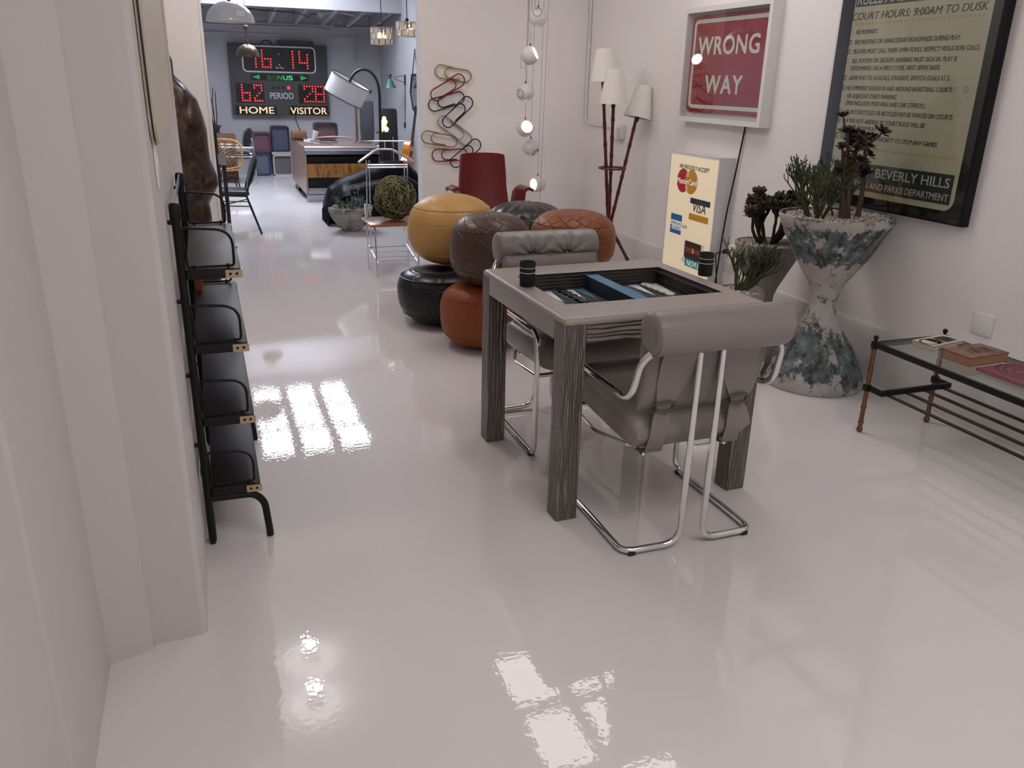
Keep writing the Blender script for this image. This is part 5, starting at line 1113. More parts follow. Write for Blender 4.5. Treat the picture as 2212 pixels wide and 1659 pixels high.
hexo = [(12.06, 1.10), (12.21, 1.34), (12.10, 1.585), (11.74, 1.585), (11.63, 1.34), (11.78, 1.10)]
sc6 = lambda k: [(11.92 + (y - 11.92) * k, 1.345 + (z - 1.345) * k) for y, z in hexo]
frame_prism(MB(O), [(2.858, y, z) for y, z in hexo], [(2.858, y, z) for y, z in sc6(.87)], (0.02, 0, 0)).build('frame', m_blackm, mi)
MB(O).prism([(2.866, y, z) for y, z in sc6(.88)], (0.01, 0, 0)).build('mirror_glass', mat('mirror_silver', (0.75, 0.75, 0.73), 0.03, metal=1.0), mi, smooth=False)
MB(O).tube([(2.868, 12.06, 1.58), (2.872, 11.92, 1.895), (2.868, 11.78, 1.58)], 0.006, n=6).lathe([(0.012, 0), (0.012, 0.012), (0, 0.014)], n=10, mtx=Matrix.Translation((2.879, 11.92, 1.895)) @ Matrix.Rotation(-PI / 2, 4, 'Y')).build('strap', m_blackm, mi)

# executive desk with a glossy top
m_deskside = col_noise(mat('pale_walnut_veneer', (0.30, 0.20, 0.15), 0.35, coat=0.3), [(0.35, (0.26, 0.17, 0.125)), (0.65, (0.33, 0.22, 0.165))], 5, (1, 1, 6))
m_desktop = mat('glossy_walnut_top', (0.27, 0.18, 0.14), 0.06, spec=0.6, coat=1.0, coat_rough=0.02)
m_zebra = col_noise(mat('zebra_wood', (0.36, 0.17, 0.04), 0.4), [(0.36, (0.12, 0.045, 0.010)), (0.48, (0.26, 0.115, 0.022)), (0.62, (0.29, 0.13, 0.027))], 26, (1, 1, 0.18), dist=1.0)
m_steel = mat('brushed_steel', (0.5, 0.51, 0.53), 0.25, metal=1.0)
dk = thing('executive_desk', 'walnut and chrome desk with a mirror-gloss top, below the scoreboard', 'desk', (1.8, 11.8, 0)); O = (1.8, 11.8, 0)
dx0, dx1, dy0, dy1, dz = 1.19, 2.24, 10.92, 12.62, 0.692
MB(O).b2((dx0, dy0 + 0.02, dz - 0.022), (dx1, dy1, dz), bev=0.003).build('desk_top', m_desktop, dk)
MB(O).tube([(dx0 + 0.005, dy0 + 0.012, dz - 0.028), (dx1, dy0 + 0.012, dz - 0.028)], 0.030, n=16).b2((dx0 + 0.012, dy0, 0.59), (dx1, dy0 + 0.02, 0.648)).build('chrome_edge', m_steel, dk, ang=50)
MB(O).prism([(dx0, dy0 + 0.005, 0.09), (dx0, dy0 + 0.005, dz - 0.02), (dx0, dy1, dz - 0.02), (dx0, dy1, 0.10), (dx0, dy1 - 0.25, 0.10), (dx0, dy0 + 0.3, 0.10)], (0.025, 0, 0)).build('side_panel', m_deskside, dk, smooth=False)
MB(O).b2((dx0 + 0.028, dy0 + 0.06, 0.02), (dx1 - 0.03, dy0 + 0.09, 0.59)).b2((dx0 + 0.028, dy0 + 0.06, 0.56), (dx1 - 0.03, dy1 - 0.1, 0.6)).build('dark_carcass', m_lcd, dk, smooth=False)
MB(O).b2((dx0 + 0.028, dy0 + 0.012, 0.305), (dx1, dy0 + 0.055, 0.475), bev=0.003).build('drawer_front', m_zebra, dk)
MB(O).b2((dx0 + 0.03, dy0 + 0.015, 0.10), (dx1, dy0 + 0.058, 0.175)).build('chrome_band', m_steel, dk, smooth=False)
MB(O).b2((dx0 + 0.01, dy0 + 0.02, 0.0), (dx1, dy0 + 0.06, 0.09)).build('plinth', m_steel, dk, smooth=False)
MB(O).b2((dx0 + 0.03, dy1 - 0.5, 0), (dx1 - 0.1, dy1 - 0.1, 0.1)).build('plinth', m_lcd, dk, smooth=False)
for z in (0.63, 0.56): MB(O).box((dx0 - 0.003, dy0 + 0.4 if z < .6 else dy0 + 1.2, z), (0.008, 0.06, 0.012)).build('edge_clip', m_chrome, dk)
# on the desk
or_ = thing('desk_ornament', 'small white and chrome object lying on the desk', 'desk lamp', (1.39, 11.8, dz))  # unidentified object, shaped as a flared white head on bent chrome tubes
MB().lathe([(0.018, 0.0), (0.02, 0.012), (0.032, 0.07), (0.045, 0.12), (0.040, 0.122), (0, 0.11)], n=24, mtx=Matrix.Translation((0.03, 0, 0.022)) @ Matrix.Rotation(0.35, 4, 'Y')).build('flared_head', m_dome, or_, ang=50)
MB().tube([(0.09, 0.0, 0.006), (0.095, 0, 0.05), (0.075, 0, 0.09), (0.05, 0, 0.10)], 0.006, n=8).tube([(0.02, 0, 0.03), (-0.03, 0.0, 0.022), (-0.075, 0.0, 0.018), (-0.1, 0, 0.04)], 0.011, n=8).tube([(-0.1, -0.02, 0.008), (0.1, -0.03, 0.008), (0.12, 0.03, 0.008), (-0.08, 0.03, 0.008)], 0.007, closed=True, n=8).build('gooseneck', m_chrome, or_, ang=60)
tag(MB((1.29, 12.4, dz)).b2((1.19, 12.33, dz + 0.001), (1.40, 12.50, dz + 0.10), bev=0.012).build('wooden_box', m_walnut, None), 'low dark walnut box at the far left corner of the desk', 'box')
bowp = [(1.50, 12.28, dz + 0.012), (1.62, 12.20, dz + 0.030), (1.76, 12.17, dz + 0.036), (1.9, 12.17, dz + 0.030), (2.02, 12.2, dz + 0.012)]
tag(MB((1.76, 12.2, dz)).tube(bowp, [0.007, 0.011, 0.012, 0.011, 0.007], n=10).build('curved_rod', mat('pale_cane', (0.45, 0.28, 0.16), 0.4), None), 'long pale curved rod lying on the far side of the desk', 'rod')
# moulded storage boxes
def sbox(label, x0, x1, z0, z1, y, rimc, fillc, dep=0.26):
    w, h = x1 - x0, z1 - z0; c = ((x0 + x1) / 2, y, z0)
    t = thing('storage_box', label, 'storage box', c, 0, 'moulded storage boxes by the back wall')
    rm_ = mat('box_rim', rimc, 0.3); fl = mat('box_panel', fillc, 0.25)
    o = rrect(w, h, 0.04, 4); i = rrect(w - 0.045, h - 0.045, 0.028, 4)
    frame_prism(MB(), [(a, 0, b + h / 2) for a, b in o], [(a, 0, b + h / 2) for a, b in i], (0, dep, 0)).build('rim', rm_, t, ang=40)
    MB().prism([(a, 0.045, b + h / 2) for a, b in rrect(w - 0.046, h - 0.046, 0.028, 4)], (0, dep - 0.06, 0)).build('panel', fl, t, ang=40)
    return t
yb_ = 14.10
sbox('slate blue storage box on the floor by the back wall, leftmost of the lower two', 0.732, 1.000, 0.0, 0.372, yb_, (0.02, 0.035, 0.10), (0.10, 0.12, 0.15))
sbox('taupe storage box with a pale rim, on the floor beside the desk', 1.040, 1.345, 0.0, 0.328, yb_, (0.42, 0.38, 0.35), (0.13, 0.12, 0.12))
sbox('dusky plum storage box stacked on the slate blue one', 0.762, 1.028, 0.3735, 0.672, yb_, (0.11, 0.04, 0.055), (0.14, 0.075, 0.095))
bs = MB((1.19, yb_, 0.33)).b2((1.03, yb_, 0.329), (1.36, yb_ + 0.24, 0.372))
tag(bs.build('riser_board', mat('pale_board', (0.36, 0.34, 0.33), 0.5), None, smooth=False), 'pale board under the tall navy box, on the taupe one', 'board')
sbox('tall navy storage box, upper right of the stack by the back wall', 1.042, 1.322, 0.3735, 0.768, yb_, (0.02, 0.026, 0.05), (0.075, 0.088, 0.12))
sbox('dark mauve-grey storage box standing on the far edge of the desk', 1.500, 1.825, dz + 0.0015, 0.912, 12.28, (0.03, 0.035, 0.06), (0.12, 0.085, 0.09), 0.2)

# arc lamp with drum shade
al = thing('arc_floor_lamp', 'black arc floor lamp with a tilted white drum shade', 'floor lamp', (2.001, 10.15, 0)); O = (2.001, 10.15, 0)
MB(O).tube(fillet([(2.0010, 10.1500, 0.0300), (2.0058, 10.1500, 0.6300), (2.0136, 10.1500, 1.1617), (2.0155, 10.1500, 1.3550), (2.0010, 10.1500, 1.4613), (1.9623, 10.1500, 1.5387), (1.8995, 10.1500, 1.5938), (1.8367, 10.1500, 1.6083), (1.7690, 10.1500, 1.5918), (1.7158, 10.1500, 1.5483), (1.6772, 10.1403, 1.4903), (1.6627, 10.1307, 1.4420)], 0.05, 3), 0.0165, n=12).build('arc_pole', m_blackm, al, ang=60)
MB(O).lathe([(0.0, 0.0), (0.12, 0.0), (0.12, 0.025), (0.115, 0.03), (0, 0.03)], n=36, c=(2.001, 10.15, 0)).build('base', m_blackm, al)
ax = Vector((0.44, -0.16, 0.885)).normalized(); mt = Matrix.Translation((1.629, 10.13, 1.379)) @ ax.to_track_quat('Z', 'Y').to_matrix().to_4x4()
MB(O).lathe([(0.2272, -0.1015), (0.2301, -0.1015), (0.2301, 0.1112), (0.2272, 0.1112), (0.2272, -0.1015)], n=48, mtx=mt, cap=False).build('drum_shade', mat('white_fabric_shade', (0.78, 0.78, 0.79), 0.8), al, ang=50)
for z in (-0.105, 0.115): MB(O).lathe([(0.2335, z - 0.004), (0.2395, z - 0.004), (0.2395, z + 0.004), (0.2335, z + 0.004)], n=48, mtx=mt, cap=False).build('shade_trim', m_blackm, al)
MB(O).tube([mt @ Vector((-0.235, 0, 0.1)), mt @ Vector((0, 0, 0.1)), mt @ Vector((0.235, 0.0, 0.1))], 0.003, n=6).build('spider', m_blackm, al)
MB(O).sphere(mt.translation + ax * 0.11 + Vector((0.90, -0.1, -0.44)) * 0.245, 0.020, (0.8, 0.8, 1.5), 14, 10).build('knob', m_walnut, al)
pl_ = MB((2.1, 12.9, 0)).b2((2.19, 12.93, 0.0), (2.225, 12.97, 1.42), bev=0.004)
tag(pl_.build('wooden_pole', m_walnut, None), 'slim brown wooden pole standing behind the desk', 'pole')

# black leather lounge with a throw
m_blk = bump_noise(bump_noise(mat('black_leather', (0.007, 0.008, 0.011), 0.42, spec=0.09), 5, 0.5, 0.03, 3), 90, 0.15, 0.002)
so = thing('leather_lounge', 'low black leather lounge with swelling double rolls, before the desk', 'sofa', (1.8, 9.5, 0))
def cinterp(tab, x):
    for (a, va), (b, vb) in zip(tab, tab[1:]):
        if x <= b: s = (x - a) / (b - a); s = s * s * (3 - 2 * s) * 0.5 + s * 0.5; return va + (vb - va) * s
    return tab[-1][1]
HR = [(1.24, 0.16), (1.30, 0.34), (1.5, 0.45), (1.8, 0.545), (1.95, 0.62), (2.2, 0.615), (2.32, 0.50), (2.42, 0.22)]
HF = [(1.24, 0.12), (1.32, 0.30), (1.42, 0.395), (1.65, 0.43), (1.85, 0.47), (2.1, 0.50), (2.3, 0.40), (2.42, 0.16)]
rg = []
for i in range(37):
    x = 1.24 + 1.18 * i / 36; hr, hf = cinterp(HR, x), cinterp(HF, x); e = math.sin(PI * i / 36) ** 0.35 if 0 < i < 36 else 0.25
    yc = 9.52; prof = [(-0.42, 0.0), (-0.45, hf * 0.25), (-0.44, hf * 0.55), (-0.40, hf * 0.82), (-0.33, hf * 0.97), (-0.24, hf), (-0.15, hf * 0.96), (-0.08, hf * 0.84), (-0.02, hf * 0.74), (0.05, hr * 0.90), (0.14, hr * 1.0), (0.24, hr * 1.0), (0.34, hr * 0.92), (0.41, hr * 0.7), (0.44, hr * 0.35), (0.43, 0.0), (0.0, 0.0)]
    rg.append([(x - 1.8, yc - 9.5 + a * (0.6 + 0.4 * e) , b) for a, b in prof])
lou = MB().loft(rg)
bmesh.ops.subdivide_edges(lou.bm, edges=lou.bm.edges[:], cuts=1, use_grid_fill=True, smooth=0.3)
lou.displace(lambda v: Vector((0, 0.008, 0.010)) * noise.noise(Vector((v.x * 5 + v.y * 6, v.y * 14, v.z * 5))) if v.z > 0.03 else Vector())
for v in lou.bm.verts: v.co.z = max(v.co.z, 0.0)
lou.build('upholstery', m_blk, so, ang=80)
th = MB(); rows = []
for i in range(23):
    u = i / 22; row = []
    for j in range(19):
        v = j / 18; y = 9.02 + 0.55 * u; wv = 0.016 * math.sin(u * 25 + v * 3) * min(1, v * 2)
        x = 1.45 - 0.235 * min(1, v * 1.5) - 0.03 * max(0, v - 0.5) + wv * 0.8; zt = cinterp(HF, max(x + 0.02, 1.3)) * (1 - 0.25 * (abs(u - .5) * 2) ** 2)
        z = zt + 0.02 if v < 0.35 else max(0.008, (zt + 0.02) * (1 - (v - 0.35) / 0.65))
        row.append((x - 1.8, y - 9.5 + wv, z))
    rows.append(row)
shell(th, rows, 0.006).build('pleated_end', m_blk, so, ang=80)
# stone bowl with succulents
m_stone = bump_noise(bump_noise(col_noise(mat('rough_stone', (0.22, 0.20, 0.17), 0.95), [(0.35, (0.10, 0.09, 0.075)), (0.5, (0.24, 0.22, 0.19)), (0.65, (0.34, 0.32, 0.28))], 9, detail=8), 11, 0.9, 0.03, 6), 50, 0.6, 0.008)
sp_ = thing('stone_planter', 'rough stone bowl of grey-green succulents before the black lounge', 'planter', (1.385, 8.72, 0))
bw_ = MB().lathe([(0, 0), (0.085, 0), (0.12, 0.03), (0.18, 0.12), (0.225, 0.21), (0.235, 0.245), (0.215, 0.25), (0.18, 0.215), (0, 0.20)], n=40)
bmesh.ops.subdivide_edges(bw_.bm, edges=bw_.bm.edges[:], cuts=1, use_grid_fill=True)
bw_.displace(lambda v: Vector((v.x, v.y, 0.3 * v.z)) * 0.22 * noise.noise(v * 6) if v.z > 0.01 else Vector())
bw_.build('stone_bowl', m_stone, sp_, ang=80)
m_succ = col_noise(mat('grey_green_succulent', (0.10, 0.16, 0.13), 0.6), [(0.35, (0.05, 0.085, 0.06)), (0.6, (0.13, 0.20, 0.17)), (0.75, (0.24, 0.27, 0.22))], 16)
rng = random.Random(9)
st_ = MB(); lv = MB()
for k in range(26):
    a = rng.uniform(0, 2 * PI); q = rng.uniform(0.02, 0.20); p = Vector((q * math.cos(a), q * math.sin(a), 0.21)); d = Vector((0.5 * math.cos(a), 0.5 * math.sin(a), 1)).normalized(); ln = rng.uniform(0.05, 0.17)
    e = p + d * ln; st_.tube([p, e], 0.004, n=5)
    for s in range(4): rosette(lv, p + d * ln * (0.4 + 0.2 * s), d, rng.uniform(0.025, 0.04), rng, 7)
st_.tube([(0.10, 0, 0.2), (0.085, 0, 0.33), (0.09, 0, 0.42)], 0.004, n=5).tube([(0.09, 0, 0.42), (0.03, 0, 0.46), (-0.02, 0, 0.50)], 0.007, n=6).tube([(0.09, 0, 0.42), (0.13, 0, 0.47), (0.16, 0, 0.5)], 0.007, n=6)
st_.build('succulent_stems', m_succ, sp_, ang=80); lv.build('succulent_leaves', m_succ, sp_, ang=80)

# valet stand and vine ball
m_seatw = col_noise(mat('teak_seat', (0.30, 0.10, 0.03), 0.35, coat=0.3), [(0.35, (0.22, 0.07, 0.022)), (0.65, (0.34, 0.125, 0.04))], 8, (1, 6, 1))
vs = thing('valet_chair', 'chrome valet stand with hanger back and teak seat', 'valet stand', (1.40, 6.68, 0)); O = (1.40, 6.68, 0)
xl_v, xr_v = 1.226, 1.572
for x in (xl_v, xr_v):
    MB(O).tube([(x, 6.88, 0.004), (x, 6.88, 0.40)], 0.0075, n=10).build('rear_leg', m_chrome, vs)
    MB(O).tube(fillet([(x, 6.50, 0.004), (x - 0.002, 6.52, 0.385), (x, 6.60, 0.40), (x, 6.86, 0.40)], 0.05), 0.0085, n=10).build('front_leg', m_chrome, vs, ang=60)
    for dxv in (-0.012, 0.012): MB(O).tube([(x + dxv + (0.016 if x < 1.4 else -0.016), 6.88, 0.02 if dxv > 0 else 0.30), (x + dxv + (0.03 if x < 1.4 else -0.0), 6.90, 0.88)], 0.0055, n=8).build('upright', m_chrome, vs)
MB(O).tube(fillet([(1.178, 6.90, 0.862), (1.333, 6.90, 0.966), (1.46, 6.90, 0.966), (1.631, 6.90, 0.866)], 0.03), [0.010] * 2 + [0.008] * 12 + [0.010] * 2, n=10).build('hanger', m_chrome, vs, ang=60)
MB(O).tube([(1.211, 6.90, 1.030), (1.611, 6.90, 1.030)], 0.005, n=8).tube([(1.40, 6.90, 1.03), (1.40, 6.90, 0.966)], 0.006, n=8).build('top_bar', m_chrome, vs)
for z in (0.842, 0.822): MB(O).tube([(1.252, 6.90, z), (1.585, 6.90, z)], 0.0065, n=8).build('trouser_bar', m_chrome, vs)
for y, z in ((6.84, 0.175), (6.72, 0.155), (6.60, 0.135), (6.52, 0.115)): MB(O).tube([(xl_v + 0.004, y, z), (xr_v - 0.004, y, z)], 0.0045, n=8).build('shoe_rail', m_chrome, vs)
for x in (xl_v + 0.012, xr_v - 0.012): MB(O).tube([(x, 6.88, 0.18), (x, 6.505, 0.112)], 0.005, n=8).build('side_rail', m_chrome, vs)
MB(O).b2((1.175, 6.455, 0.408), (1.595, 6.86, 0.428), bev=0.006).build('seat', m_seatw, vs)
MB(O).tube(fillet([(1.222, 6.89, 0.53), (1.20, 6.80, 0.53), (1.198, 6.75, 0.43)], 0.03), 0.007, n=8).build('side_loop', m_chrome, vs, ang=60)
bp_ = (1.415, 6.64, 0.429 + 0.178)
vb = thing('vine_ball', 'ball of woven olive vines resting on the teak valet seat', 'decorative ball', bp_)
MB().sphere((0, 0, 0), 0.150, u=28, v=18).build('core', bump_noise(mat('vine_shadow', (0.04, 0.038, 0.016), 0.9), 30, 0.9, 0.02), vb)
rng = random.Random(5); vm = MB()
for k in range(70):
    ax_ = Vector((rng.gauss(0, 1), rng.gauss(0, 1), rng.gauss(0, 1))).normalized(); u = ax_.orthogonal().normalized(); w = ax_.cross(u); off_ = rng.uniform(-0.11, 0.11); R0 = 0.168 + rng.uniform(-0.008, 0.006)
    rr = math.sqrt(R0 * R0 - off_ * off_); a0 = rng.uniform(0, 6.28); sw_ = rng.uniform(1.5, 5.2)
    vm.tube([ax_ * (off_ + 0.010 * math.sin(3 * s * sw_ / 20 + k)) + (u * math.cos(a0 + sw_ * s / 20) + w * math.sin(a0 + sw_ * s / 20)) * rr for s in range(21)], rng.uniform(0.0026, 0.0042), n=5)
vmo = vm.build('vine_strands', col_noise(mat('olive_vine', (0.12, 0.115, 0.045), 0.7), [(0.35, (0.10, 0.095, 0.04)), (0.65, (0.25, 0.235, 0.12))], 12), vb, ang=80); vmo['kind'] = 'stuff'

# chairs at the left of the back room
m_vinyl = mat('black_vinyl', (0.014, 0.015, 0.018), 0.3)
bc = thing('side_chair', 'black vinyl side chair seen edge on in the doorway', 'chair', (0.2, 8.83, 0)); O = (0.2, 8.83, 0)
MB(O).box((0.19, 8.83, 0.418), (0.40, 0.38, 0.045), rot=(0, 0.05, 0), bev=0.018, seg=3).build('seat', m_vinyl, bc)
bk_ = MB(O); rg = []
for j in range(9):
    v = j / 8; z = 0.475 + 0.28 * v; x = 0.395 + 0.085 * v; e = (1 - abs(2 * v - 1) ** 4) ** 0.5; t_ = 0.006 + 0.028 * e
    rg.append([(x + t_ * math.cos(2 * PI * k / 20), 8.83 + (0.17 + 0.02 * e) * math.sin(2 * PI * k / 20), z) for k in range(20)])
bk_.loft(rg).build('backrest', m_vinyl, bc, ang=60)
for y in (8.66, 9.0):
    MB(O).tube([(0.48, y, 0.008), (0.475, y, 0.015), (0.36, y, 0.385), (0.395, y, 0.52), (0.45, y, 0.68)], [0.014, 0.011, 0.011, 0.010, 0.009], n=8).build('rear_leg', m_blackm, bc, ang=60)
    MB(O).tube([(-0.02, y, 0.006), (0.02, y, 0.40), (0.36, y, 0.385)], 0.010, n=8).build('front_leg', m_blackm, bc, ang=60)
    MB(O).tube([(0.0, y, 0.30), (0.38, y, 0.285)], 0.006, n=8).build('side_stretcher', m_blackm, bc)
MB(O).tube([(0.0, 8.66, 0.27), (0.375, 9.0, 0.31)], 0.006, n=8).build('cross_stretcher', m_blackm, bc)
ps = thing('metal_stand', 'tall thin black metal stand just inside the doorway', 'stand', (0.13, 8.0, 0)); O = (0.13, 8.0, 0)
for x, y, z1 in ((0.108, 7.86, 1.035), (0.162, 8.0, 0.75)):
    MB(O).tube([(x, y, 0.004), (x, y, z1)], 0.018, n=8).build('post', m_blackm, ps)
    MB(O).lathe([(0.05, 0), (0.05, 0.012), (0.012, 0.02)], n=18, c=(x + 0.03 * (x < .12) , y, 0)).build('foot', m_blackm, ps)
MB(O).tube([(0.108, 7.86, 0.70), (0.162, 8.0, 0.70)], 0.010, n=8).tube([(0.108, 7.86, 0.35), (0.162, 8.0, 0.35)], 0.008, n=8).build('cross_bar', m_blackm, ps)
MB(O).b2((0.115, 7.845, 0.768), (0.185, 7.852, 0.858)).build('grey_plate', mat('grey_plate', (0.22, 0.225, 0.24), 0.5), ps, smooth=False)
MB(O).b2((0.075, 7.80, 1.0355), (0.155, 7.92, 1.043)).build('top_plate', m_blackm, ps, smooth=False)
tw = thing('twig_pot', 'grey pot of bare dark twigs on top of the black metal stand', 'planter', (0.118, 7.86, 1.0435))
MB().lathe([(0, 0), (0.03, 0), (0.048, 0.045), (0.056, 0.05), (0.052, 0.055), (0, 0.045)], n=24).build('pot', m_gunmetal, tw, ang=50)
tg = MB(); rng = random.Random(2)
for x, y, h in ((-0.008, 0.0, 0.27), (0.004, 0.01, 0.36), (0.012, -0.01, 0.33), (-0.015, 0.01, 0.22)):
    tg.tube([(x, y, 0.04), (x * 1.3 + rng.uniform(-.01, .01), y, h * .4), (x * 1.5 + rng.uniform(-.012, .012), y, h * .7), (x * 1.8 + .004, y, h)], [0.0045, 0.004, 0.0035, 0.003], n=6)
tg.build('twigs', m_bark2, tw)
m_rattan = col_noise(mat('rattan', (0.34, 0.19, 0.09), 0.55), [(0.3, (0.22, 0.11, 0.05)), (0.7, (0.42, 0.25, 0.12))], 14)
rc = thing('rattan_chair', 'round woven rattan chair on thin black legs, behind the side chair', 'chair', (0.18, 12.1, 0))
pts = []
W_ = 0.30
outl = lambda s: (W_ * 1.02 * math.copysign(abs(math.cos(s)) ** 0.55, math.cos(s)), 0.51 + 0.19 * math.copysign(abs(math.sin(s)) ** 0.55, math.sin(s)))
ring = [(outl(2 * PI * k / 48)[0], -0.12 + 0.20 * (outl(2 * PI * k / 48)[1] - 0.32), outl(2 * PI * k / 48)[1]) for k in range(48)]
MB().tube(ring, 0.016, closed=True, n=8).build('rim', m_rattan, rc, ang=60)
for k in range(15):
    r0 = 0.10 + 0.040 * k; cpt = (0.30, 0.33); pt = []
    for q in range(15):
        a = PI / 2 + PI / 2 * q / 14; x = cpt[0] + r0 * math.cos(a); z = cpt[1] + r0 * 0.80 * math.sin(a)
        if abs(x) < W_ * 0.99 and 0.33 < z < 0.69: pt.append((x, 0.03 + 0.10 * math.sin(PI * (x + W_) / (2 * W_)) + 0.1 * (z - 0.5), z))
    if len(pt) > 2: MB().tube(pt, 0.006, n=6).build('woven_strand', m_rattan, rc)
for k in range(6):
    x = -0.22 + 0.09 * k; MB().tube([(x, 0.05 + 0.10 * math.sin(PI * (x + W_) / (2 * W_)) - 0.01, 0.34), (x * 1.0, 0.06 + 0.10 * math.sin(PI * (x + W_) / (2 * W_)) + 0.01, 0.68)], 0.005, n=6).build('woven_rib', m_rattan, rc)
rows = [[(0.27 * math.cos(PI + PI * j / 12) if False else -0.26 + 0.52 * j / 12, -0.2 + 0.3 * i / 6, 0.325 - 0.02 * math.sin(PI * j / 12)) for j in range(13)] for i in range(7)]
shell(MB(), rows, 0.012).build('seat', m_rattan, rc, ang=50)
for x, y in ((0.24, 0.2), (0.20, -0.22), (-0.24, 0.2), (-0.20, -0.22)): MB().tube([(x * 0.75, y * 0.6, 0.32), (x * 1.12, y, 0.004)], 0.009, n=8).build('leg', m_blackm, rc)
MB().tube([(0.23, -0.2, 0.15), (-0.23, 0.17, 0.15)], 0.006, n=6).tube([(0.22, 0.19, 0.15), (-0.21, -0.2, 0.15)], 0.006, n=6).tube([(0.20, -0.18, 0.24), (-0.2, -0.18, 0.24)], 0.006, n=6).build('brace', m_blackm, rc)
ca = thing('chrome_armchair', 'black padded armchair with chrome arms, by the plum storage box', 'armchair', (0.5, 13.2, 0))
rg = []
for j in range(11):
    v = j / 10; z = 0.50 + 0.265 * v; x = 0.10 + 0.05 * v; t_ = 0.055 * (1 - abs(2 * v - 1) ** 4) ** 0.5 + 0.004
    rg.append([(x + t_ * math.cos(2 * PI * k / 20), 0.24 * math.copysign(abs(math.sin(2 * PI * k / 20)) ** .5, math.sin(2 * PI * k / 20)), z) for k in range(20)])
MB().loft(rg).build('backrest', m_vinyl, ca, ang=60)
MB().sphere((0.165, 0, 0.735), 0.05, (1, 4.6, 1), 20, 12).build('head_cushion', m_vinyl, ca)
MB().box((-0.08, 0, 0.40), (0.44, 0.46, 0.08), bev=0.03, seg=3).build('seat', m_vinyl, ca)
for s in (-1, 1):
    MB().tube(fillet([(0.205, s * 0.27, 0.004), (0.195, s * 0.27, 0.62), (0.165, s * 0.27, 0.66)], 0.03), 0.011, n=8).build('rear_leg', m_chrome, ca, ang=60)
    MB().tube([(0.19, s * 0.27, 0.525), (-0.26, s * 0.27, 0.535)], 0.012, n=8).build('armrest', m_dome, ca)
    MB().tube([(-0.2, s * 0.27, 0.53), (-0.27, s * 0.27, 0.004)], 0.011, n=8).build('front_leg', m_chrome, ca)
    MB().tube([(0.19, s * 0.27, 0.40), (-0.23, s * 0.27, 0.40)], 0.009, n=8).build('seat_rail', m_chrome, ca)
tag(MB((0.35, 13.5, .6)).b2((-0.1, 13.62, 0.0), (0.48, 13.95, 0.665), bev=0.004).build('low_cabinet', m_walnut, None), 'low reddish brown cabinet behind the rattan chair', 'cabinet')

# corner with instruments at the right
def case(label, x, y, w, d, h, m, lean=0.0):
    t = thing('instrument_case', label, 'instrument case', (x, y, 0))
    pr_ = [(-w / 2, 0), (w / 2, 0), (w / 2 * 1.03, h * 0.3), (w / 2 * 0.8, h * 0.52), (w / 2 * 0.92, h * 0.64), (w / 2 * 0.9, h * 0.97), (w / 2 * 0.8, h), (-w / 2 * 0.8, h), (-w / 2 * 0.9, h * 0.97), (-w / 2 * 0.92, h * 0.64), (-w / 2 * 0.8, h * 0.52), (-w / 2 * 1.03, h * 0.3)]
    mb = MB().prism([(a, -d / 2, b) for a, b in pr_], (0, d, 0)); bmesh.ops.bevel(mb.bm, geom=mb.bm.edges[:], offset=0.012, segments=2, affect='EDGES', profile=0.5)
    mb.build('shell', m, t, ang=50)
    MB().tube(fillet([(w * 0.2, -d / 2 - 0.002, h * 0.35), (w * 0.2, -d / 2 - 0.035, h * 0.37), (w * 0.2, -d / 2 - 0.035, h * 0.47), (w * 0.2, -d / 2 - 0.002, h * 0.49)], 0.02), 0.008, n=8).build('handle', m_blackm, t)
m_case1 = mat('black_case', (0.010, 0.010, 0.011), 0.5)
case('tall black instrument case standing in the right corner', 2.50, 12.05, 0.26, 0.16, 1.12, m_case1)
case('charcoal instrument case behind the lit amber lamp', 2.33, 12.75, 0.20, 0.16, 1.20, mat('charcoal_case', (0.05, 0.052, 0.06), 0.5))
gt = thing('acoustic_guitar', 'amber sunburst guitar with a dark neck leaning in the right corner', 'guitar', (2.60, 11.45, 0))
m_amber = mat('amber_lacquer', (0.62, 0.19, 0.02), 0.18, coat=0.8); m_neck = mat('dark_neck', (0.05, 0.02, 0.012), 0.35)
mtx = Matrix.Translation((0, 0, 0.26)) @ Matrix.Rotation(0.14, 4, 'Y') @ Matrix.Rotation(0.9, 4, 'Z')
ol = []
for k in range(48):
    a = 2 * PI * k / 48; z = 0.24 * math.sin(a); w = (0.135 if z < 0 else 0.105) * abs(math.cos(a)) ** 0.75 * (1 - 0.28 * math.exp(-((z - 0.03) / 0.06) ** 2)); ol.append((math.copysign(w, math.cos(a)), z + 0.24))
MB().prism([mtx @ Vector((x, -0.045, z)) for x, z in ol], mtx.to_3x3() @ Vector((0, 0.09, 0))).build('body', m_amber, gt, ang=50)
MB().lathe([(0.042, 0), (0.042, 0.002), (0, 0.002)], n=24, mtx=mtx @ Matrix.Translation((0, -0.0455, 0.30)) @ Matrix.Rotation(PI / 2, 4, 'X')).build('sound_hole', m_lcd, gt)
MB().prism([mtx @ Vector(p) for p in ((-0.024, -0.052, 0.40), (0.024, -0.052, 0.40), (0.019, -0.052, 0.80), (-0.019, -0.052, 0.80))], mtx.to_3x3() @ Vector((0, 0.022, 0))).build('neck', m_neck, gt, smooth=False)
MB().prism([mtx @ Vector(p) for p in ((-0.020, -0.05, 0.80), (0.020, -0.05, 0.80), (0.034, -0.05, 0.93), (-0.034, -0.05, 0.93))], mtx.to_3x3() @ Vector((0, 0.016, 0))).build('headstock', m_lcd, gt, smooth=False)
MB().b2((-0.05, -0.05, 0.0), (0.03, 0.05, 0.255)).build('stand', m_blackm, gt, smooth=False)
ls = thing('side_table', 'slim black pedestal under the lit amber lamp', 'side table', (2.34, 11.6, 0))
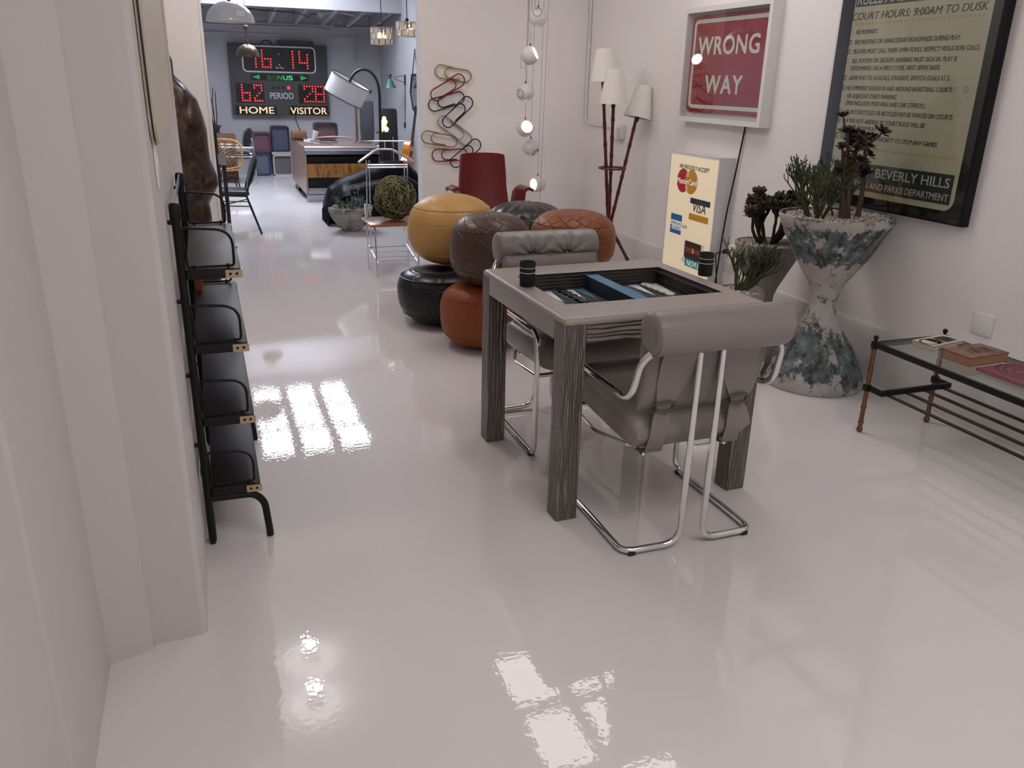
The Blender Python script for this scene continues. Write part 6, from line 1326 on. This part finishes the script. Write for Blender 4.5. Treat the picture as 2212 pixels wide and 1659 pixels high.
MB().lathe([(0, 0), (0.12, 0), (0.12, 0.015), (0.02, 0.03), (0.018, 0.80), (0.10, 0.815), (0.10, 0.83), (0, 0.83)], n=28).build('pedestal', m_blackm, ls, ang=50)
ll = thing('shell_lamp', 'lit amber glass lamp of stacked lobes on the slim black pedestal', 'table lamp', (2.345, 11.6, 0.8305))
m_amberlit = mat('lit_amber_glass', (0.9, 0.7, 0.45), 0.3, emit=(1.0, 0.62, 0.30), estr=1.3); m_amberlit2 = mat('lit_pale_glass', (0.95, 0.85, 0.7), 0.3, emit=(1.0, 0.82, 0.6), estr=1.5)
for k, (x, z, r) in enumerate(((-0.03, 0.034, 0.035), (0.035, 0.034, 0.035), (0.0, 0.085, 0.042), (-0.02, 0.125, 0.032), (0.022, 0.13, 0.034), (0.01, 0.175, 0.028))):
    MB().sphere((x, 0.0, z), r, (1, .8, 1), 16, 10).build('glass_lobe', (m_amberlit, m_amberlit2)[k % 2], ll)
dc = thing('leather_side_chair', 'dark leather chair back with a chrome edge, before the lit amber lamp', 'chair', (2.135, 10.46, 0), PI)
rg = []
for j in range(9):
    v = j / 8; z = 0.42 + 0.42 * v; y = 0.0 + 0.05 * v; t_ = 0.022 * (1 - abs(2 * v - 1) ** 6) ** 0.5 + 0.003; w = 0.085 - 0.015 * v
    rg.append([(w * math.copysign(abs(math.cos(2 * PI * k / 20)) ** .4, math.cos(2 * PI * k / 20)), y + t_ * math.sin(2 * PI * k / 20), z) for k in range(20)])
MB().loft(rg).build('backrest', bump_wave(mat('ribbed_black_leather', (0.018, 0.018, 0.024), 0.4), 9, 3, 0.6, 0.01), dc, ang=60)
for s in (-1, 1): MB().tube(fillet([(s * 0.075, -0.02, 0.004), (s * 0.09, 0.0, 0.42), (s * 0.078, 0.05, 0.84)], 0.05), 0.008, n=8).build('chrome_side', m_chrome, dc, ang=60)
MB().box((0, -0.17, 0.43), (0.17, 0.34, 0.06), bev=0.02).build('seat', m_vinyl, dc)
for s in (-1, 1): MB().tube([(s * 0.07, -0.3, 0.41), (s * 0.075, -0.32, 0.004)], 0.008, n=8).build('front_leg', m_chrome, dc)
